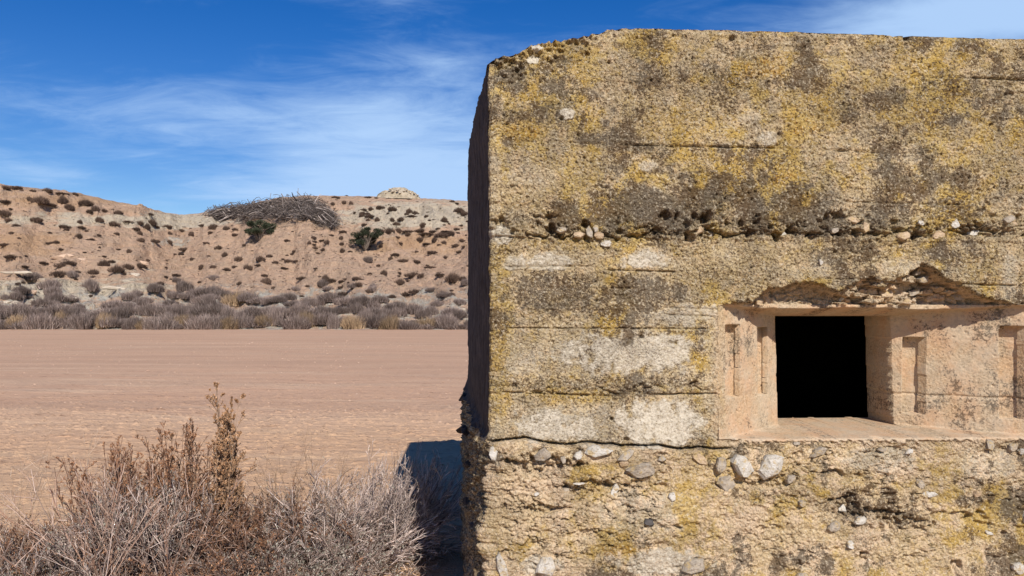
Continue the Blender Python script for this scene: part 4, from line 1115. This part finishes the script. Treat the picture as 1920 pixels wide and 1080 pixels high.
# ------------------------------------------------------------------ foreground bushes
M_tw_grey = twig_mat('grey_twigs', [(.05, .032, .024), (.17, .115, .09), (.35, .26, .22), (.60, .49, .43)])
M_tw_red = twig_mat('russet_stems', [(.09, .042, .027), (.20, .105, .07), (.31, .19, .135), (.45, .34, .28)])
M_tw_tan = twig_mat('straw_stems', [(.16, .09, .055), (.32, .20, .125), (.46, .33, .23), (.58, .46, .36)])
M_seed_red = twig_mat('russet_seed', [(.16, .07, .035), (.28, .14, .075), (.36, .21, .12)])
M_seed_tan = twig_mat('tan_seed', [(.20, .10, .05), (.34, .19, .10), (.46, .29, .17)])
M_seed_grey = twig_mat('grey_green_leaf', [(.13, .125, .09), (.24, .225, .18), (.36, .33, .28)])


def grow(base, n1, n2, n3, L, dirf, droop, rad, r, curl=.12, K=7, lf=(.25, .55)):
    """three generations of twigs; returns polylines and radii and tip points"""
    out = []
    s = np.linspace(0, 1, K)[None, :, None]

    def gen(p0, d0, ln, r0, cu, dr):
        n = len(p0)
        wob = np.cumsum(r.normal(0, 1, (n, K, 3)), 1) * (ln[:, None, None] / K) * cu
        wob -= wob[:, :1]
        P = p0[:, None, :] + d0[:, None, :] * ln[:, None, None] * s + wob
        P[:, :, 2] -= dr * (s[..., 0] ** 2) * ln[:, None]
        Rd = r0[:, None] * np.linspace(1, .45, K)[None, :]
        return P, Rd

    def branch(P, Rd, m, spread, lf, t0=.25):
        n = len(P); idx = np.repeat(np.arange(n), m); t = r.uniform(t0, .98, len(idx)) * (K - 1)
        i0 = np.floor(t).astype(int).clip(0, K - 2); f = (t - i0)[:, None]
        p = P[idx, i0] * (1 - f) + P[idx, i0 + 1] * f
        dv = P[idx, i0 + 1] - P[idx, i0]; dv /= np.linalg.norm(dv, axis=1, keepdims=True) + 1e-9
        dv = dv + r.normal(0, spread, dv.shape); dv[:, 2] += .10
        dv /= np.linalg.norm(dv, axis=1, keepdims=True)
        Lp = np.linalg.norm(P[idx, -1] - P[idx, 0], axis=1)
        return p, dv, Lp * r.uniform(*lf, len(idx)) * (1.25 - .95 * t / (K - 1)), Rd[idx, 0] * .66

    p0, d0 = dirf(n1, r)
    p0 = p0 + np.array(base)
    ln = L[0] + (L[1] - L[0]) * r.random(n1)
    P1, R1 = gen(p0, d0, ln, rad * r.uniform(.7, 1.3, n1), curl, droop)
    out.append((P1, R1))
    if n2:
        P2, R2 = gen(*branch(P1, R1, n2, .38, lf), curl * 1.2, droop * .5); out.append((P2, R2))
        if n3:
            P3, R3 = gen(*branch(P2, R2, n3, .45, (.3, .65)), curl * 1.4, droop * .3); out.append((P3, R3))
    return out


def bush(name, label, base, mat, n1, n2, n3, L, dirf, droop=.2, rad=.0028, seed=1, curl=.12, seedmat=None, seeds=0, seed_size=.010, seed_from=.3, tint=(.2, 1.0), minr=.0013, lf=(.25, .55)):
    r = np.random.default_rng(seed)
    base = (base[0], base[1], float(field_h(np.array(base[0]), np.array(base[1]))) - .02)
    gens = grow(base, n1, n2, n3, L, dirf, droop, rad, r, curl, lf=lf)
    P = np.concatenate([g[0] for g in gens]); Rd = np.concatenate([g[1] for g in gens]).clip(minr)
    V, Fc = tubes(P, Rd, 3)
    M = len(P)
    t = np.concatenate([np.full(len(g[0]), k * .12) for k, g in enumerate(gens)])
    tn = np.stack([np.clip(tint[0] + (tint[1] - tint[0]) * r.random(M) ** 1.2 + t - .1, 0, 1), r.random(M), r.random(M)], -1)
    V[:, 2] = np.maximum(V[:, 2], .0)
    o = mk(name, V - np.array(base), Fc, mat, None, {'tint': np.repeat(tn, P.shape[1] * 3, 0)}, loc=base)
    tag(o, label, 'bush')
    if seeds:
        Pt = gens[-1][0]; n = seeds
        i = r.integers(0, len(Pt), n); q = r.uniform(seed_from, 1, n) * (Pt.shape[1] - 1); j = np.floor(q).astype(int).clip(0, Pt.shape[1] - 2); f = (q - j)[:, None]
        c = Pt[i, j] * (1 - f) + Pt[i, j + 1] * f
        dr = r.normal(0, .6, (n, 3)); dr[:, 2] = np.abs(dr[:, 2]) + .5; dr /= np.linalg.norm(dr, axis=1, keepdims=True)
        sd_ = np.cross(dr, r.normal(size=(n, 3))); sd_ /= np.linalg.norm(sd_, axis=1, keepdims=True)
        L_ = seed_size * r.uniform(.6, 1.4, (n, 1))
        V = np.stack([c, c + dr * L_ * .5 + sd_ * L_ * .24, c + dr * L_ * 1.1, c + dr * L_ * .5 - sd_ * L_ * .24], 1).reshape(-1, 3)
        mk('seed_heads', V - np.array(base), np.arange(4 * n).reshape(-1, 4), seedmat, o, {'tint': np.repeat(np.stack([r.random(n), r.random(n), r.random(n)], -1), 4, 0)}, smooth=False)
    return o


def fan(spread, up, bx=.05, lean=(0, 0)):
    def f(n, r):
        d = np.stack([r.normal(lean[0], spread, n), r.normal(lean[1], spread, n), np.abs(r.normal(up, .25, n)) + .12], -1)
        d /= np.linalg.norm(d, axis=1, keepdims=True)
        return np.stack([r.normal(0, bx, n), r.normal(0, bx, n), np.zeros(n)], -1), d
    return f


def at(px, y):
    return ((px - 960) / F * y, y)


bush('pale_twiggy_bush', 'pale grey leafless bush with fine straight twigs reaching into the bunker shadow', at(640, 4.95), M_tw_grey, 260, 7, 3, (.36, .80), fan(.60, .50, .18, (.50, 0)), .16, .0036, 1, .07, M_seed_grey, 3000, .010, tint=(.35, 1))
bush('tangled_bush', 'low tangled grey brown bush in the middle of the thicket', at(500, 4.75), M_tw_grey, 260, 8, 3, (.32, .60), fan(.70, .48, .22, (.10, 0)), .22, .0028, 2, .14, M_seed_grey, 5000, .011, tint=(.15, .9))
bush('tall_dry_weed', 'tallest dry weed, a straw coloured spire of seed heads', at(425, 4.65), M_tw_tan, 16, 20, 4, (.50, 1.12), fan(.045, 1.1, .04), .02, .0034, 3, .05, M_seed_tan, 26000, .0105, .12, tint=(.0, .8), lf=(.08, .26))
bush('russet_weed', 'upright russet brown weed left of the tall spire', at(335, 4.7), M_tw_red, 60, 8, 4, (.34, .80), fan(.16, 1.0, .12, (0, 0)), .03, .0030, 4, .07, M_seed_red, 20000, .0095, .2, tint=(.0, .8), lf=(.14, .36))
bush('russet_weed', 'dense russet weed with dark seed heads in front of the bare field', at(262, 4.6), M_tw_red, 80, 8, 4, (.34, .82), fan(.17, 1.0, .15, (-.06, 0)), .03, .0030, 5, .07, M_seed_red, 24000, .0095, .2, tint=(.0, .8), lf=(.14, .36))
bush('leaning_grey_shrub', 'grey shrub of long leaning stems, left of the russet weed', at(300, 4.35), M_tw_grey, 130, 8, 3, (.36, .62), fan(.25, .8, .14, (-.36, 0)), .04, .0040, 6, .06, M_seed_grey, 4000, .011, tint=(.25, 1))
bush('low_pinkish_shrub', 'low pinkish brown shrub at the left edge', at(70, 4.5), M_tw_red, 170, 8, 3, (.22, .38), fan(.55, .60, .22), .08, .0028, 7, .10, M_seed_red, 7000, .010, .3, tint=(.1, 1))
bush('low_grey_shrub', 'sprawling grey shrub in the bottom left corner', at(120, 4.15), M_tw_grey, 190, 8, 3, (.24, .46), fan(.80, .38, .26), .12, .0028, 8, .12, M_seed_grey, 4000, .010, tint=(.2, 1))
bush('matted_shrub', 'matted grey green shrub at the bottom below the twiggy bush', at(590, 4.35), M_tw_grey, 220, 8, 3, (.18, .40), fan(.8, .45, .24), .14, .0024, 9, .14, M_seed_grey, 9000, .010, tint=(.2, .9))
bush('matted_shrub', 'matted brown shrub at the bottom below the tall spire', at(400, 4.2), M_tw_red, 220, 8, 3, (.20, .44), fan(.8, .5, .24), .14, .0024, 10, .14, M_seed_red, 8000, .010, tint=(.2, 1))
bush('dense_weed', 'dense mixed brown weed between the tall spire and the tangled bush', at(455, 4.55), M_tw_red, 120, 8, 4, (.24, .50), fan(.40, .8, .18), .06, .0032, 13, .10, M_seed_red, 7000, .012, .2, tint=(.1, 1))
bush('fine_grass_clump', 'thin dry stalks rising above the tangled bush', at(580, 5.15), M_tw_tan, 40, 5, 2, (.45, .80), fan(.30, 1.0, .25), .05, .0016, 11, .14, tint=(.1, .8), minr=.0007)
bush('fine_grass_clump', 'sparse pale stalks rising from the left edge shrub', at(95, 4.7), M_tw_tan, 30, 5, 2, (.45, .85), fan(.22, 1.0, .3), .05, .0016, 12, .08, tint=(.4, 1), minr=.0007)
bush('grey_stem_clump', 'clump of long straight pale stems leaning right across the bunker shadow', at(735, 4.95), M_tw_grey, 110, 5, 2, (.42, .74), fan(.26, .85, .08, (.36, 0)), .05, .0036, 21, .05, tint=(.65, 1))
bush('grey_stem_clump', 'clump of long pale stems fanning up in the left half of the thicket', at(225, 4.2), M_tw_red, 60, 5, 2, (.45, .80), fan(.35, .9, .14, (-.10, 0)), .05, .0034, 22, .06, tint=(.5, 1))
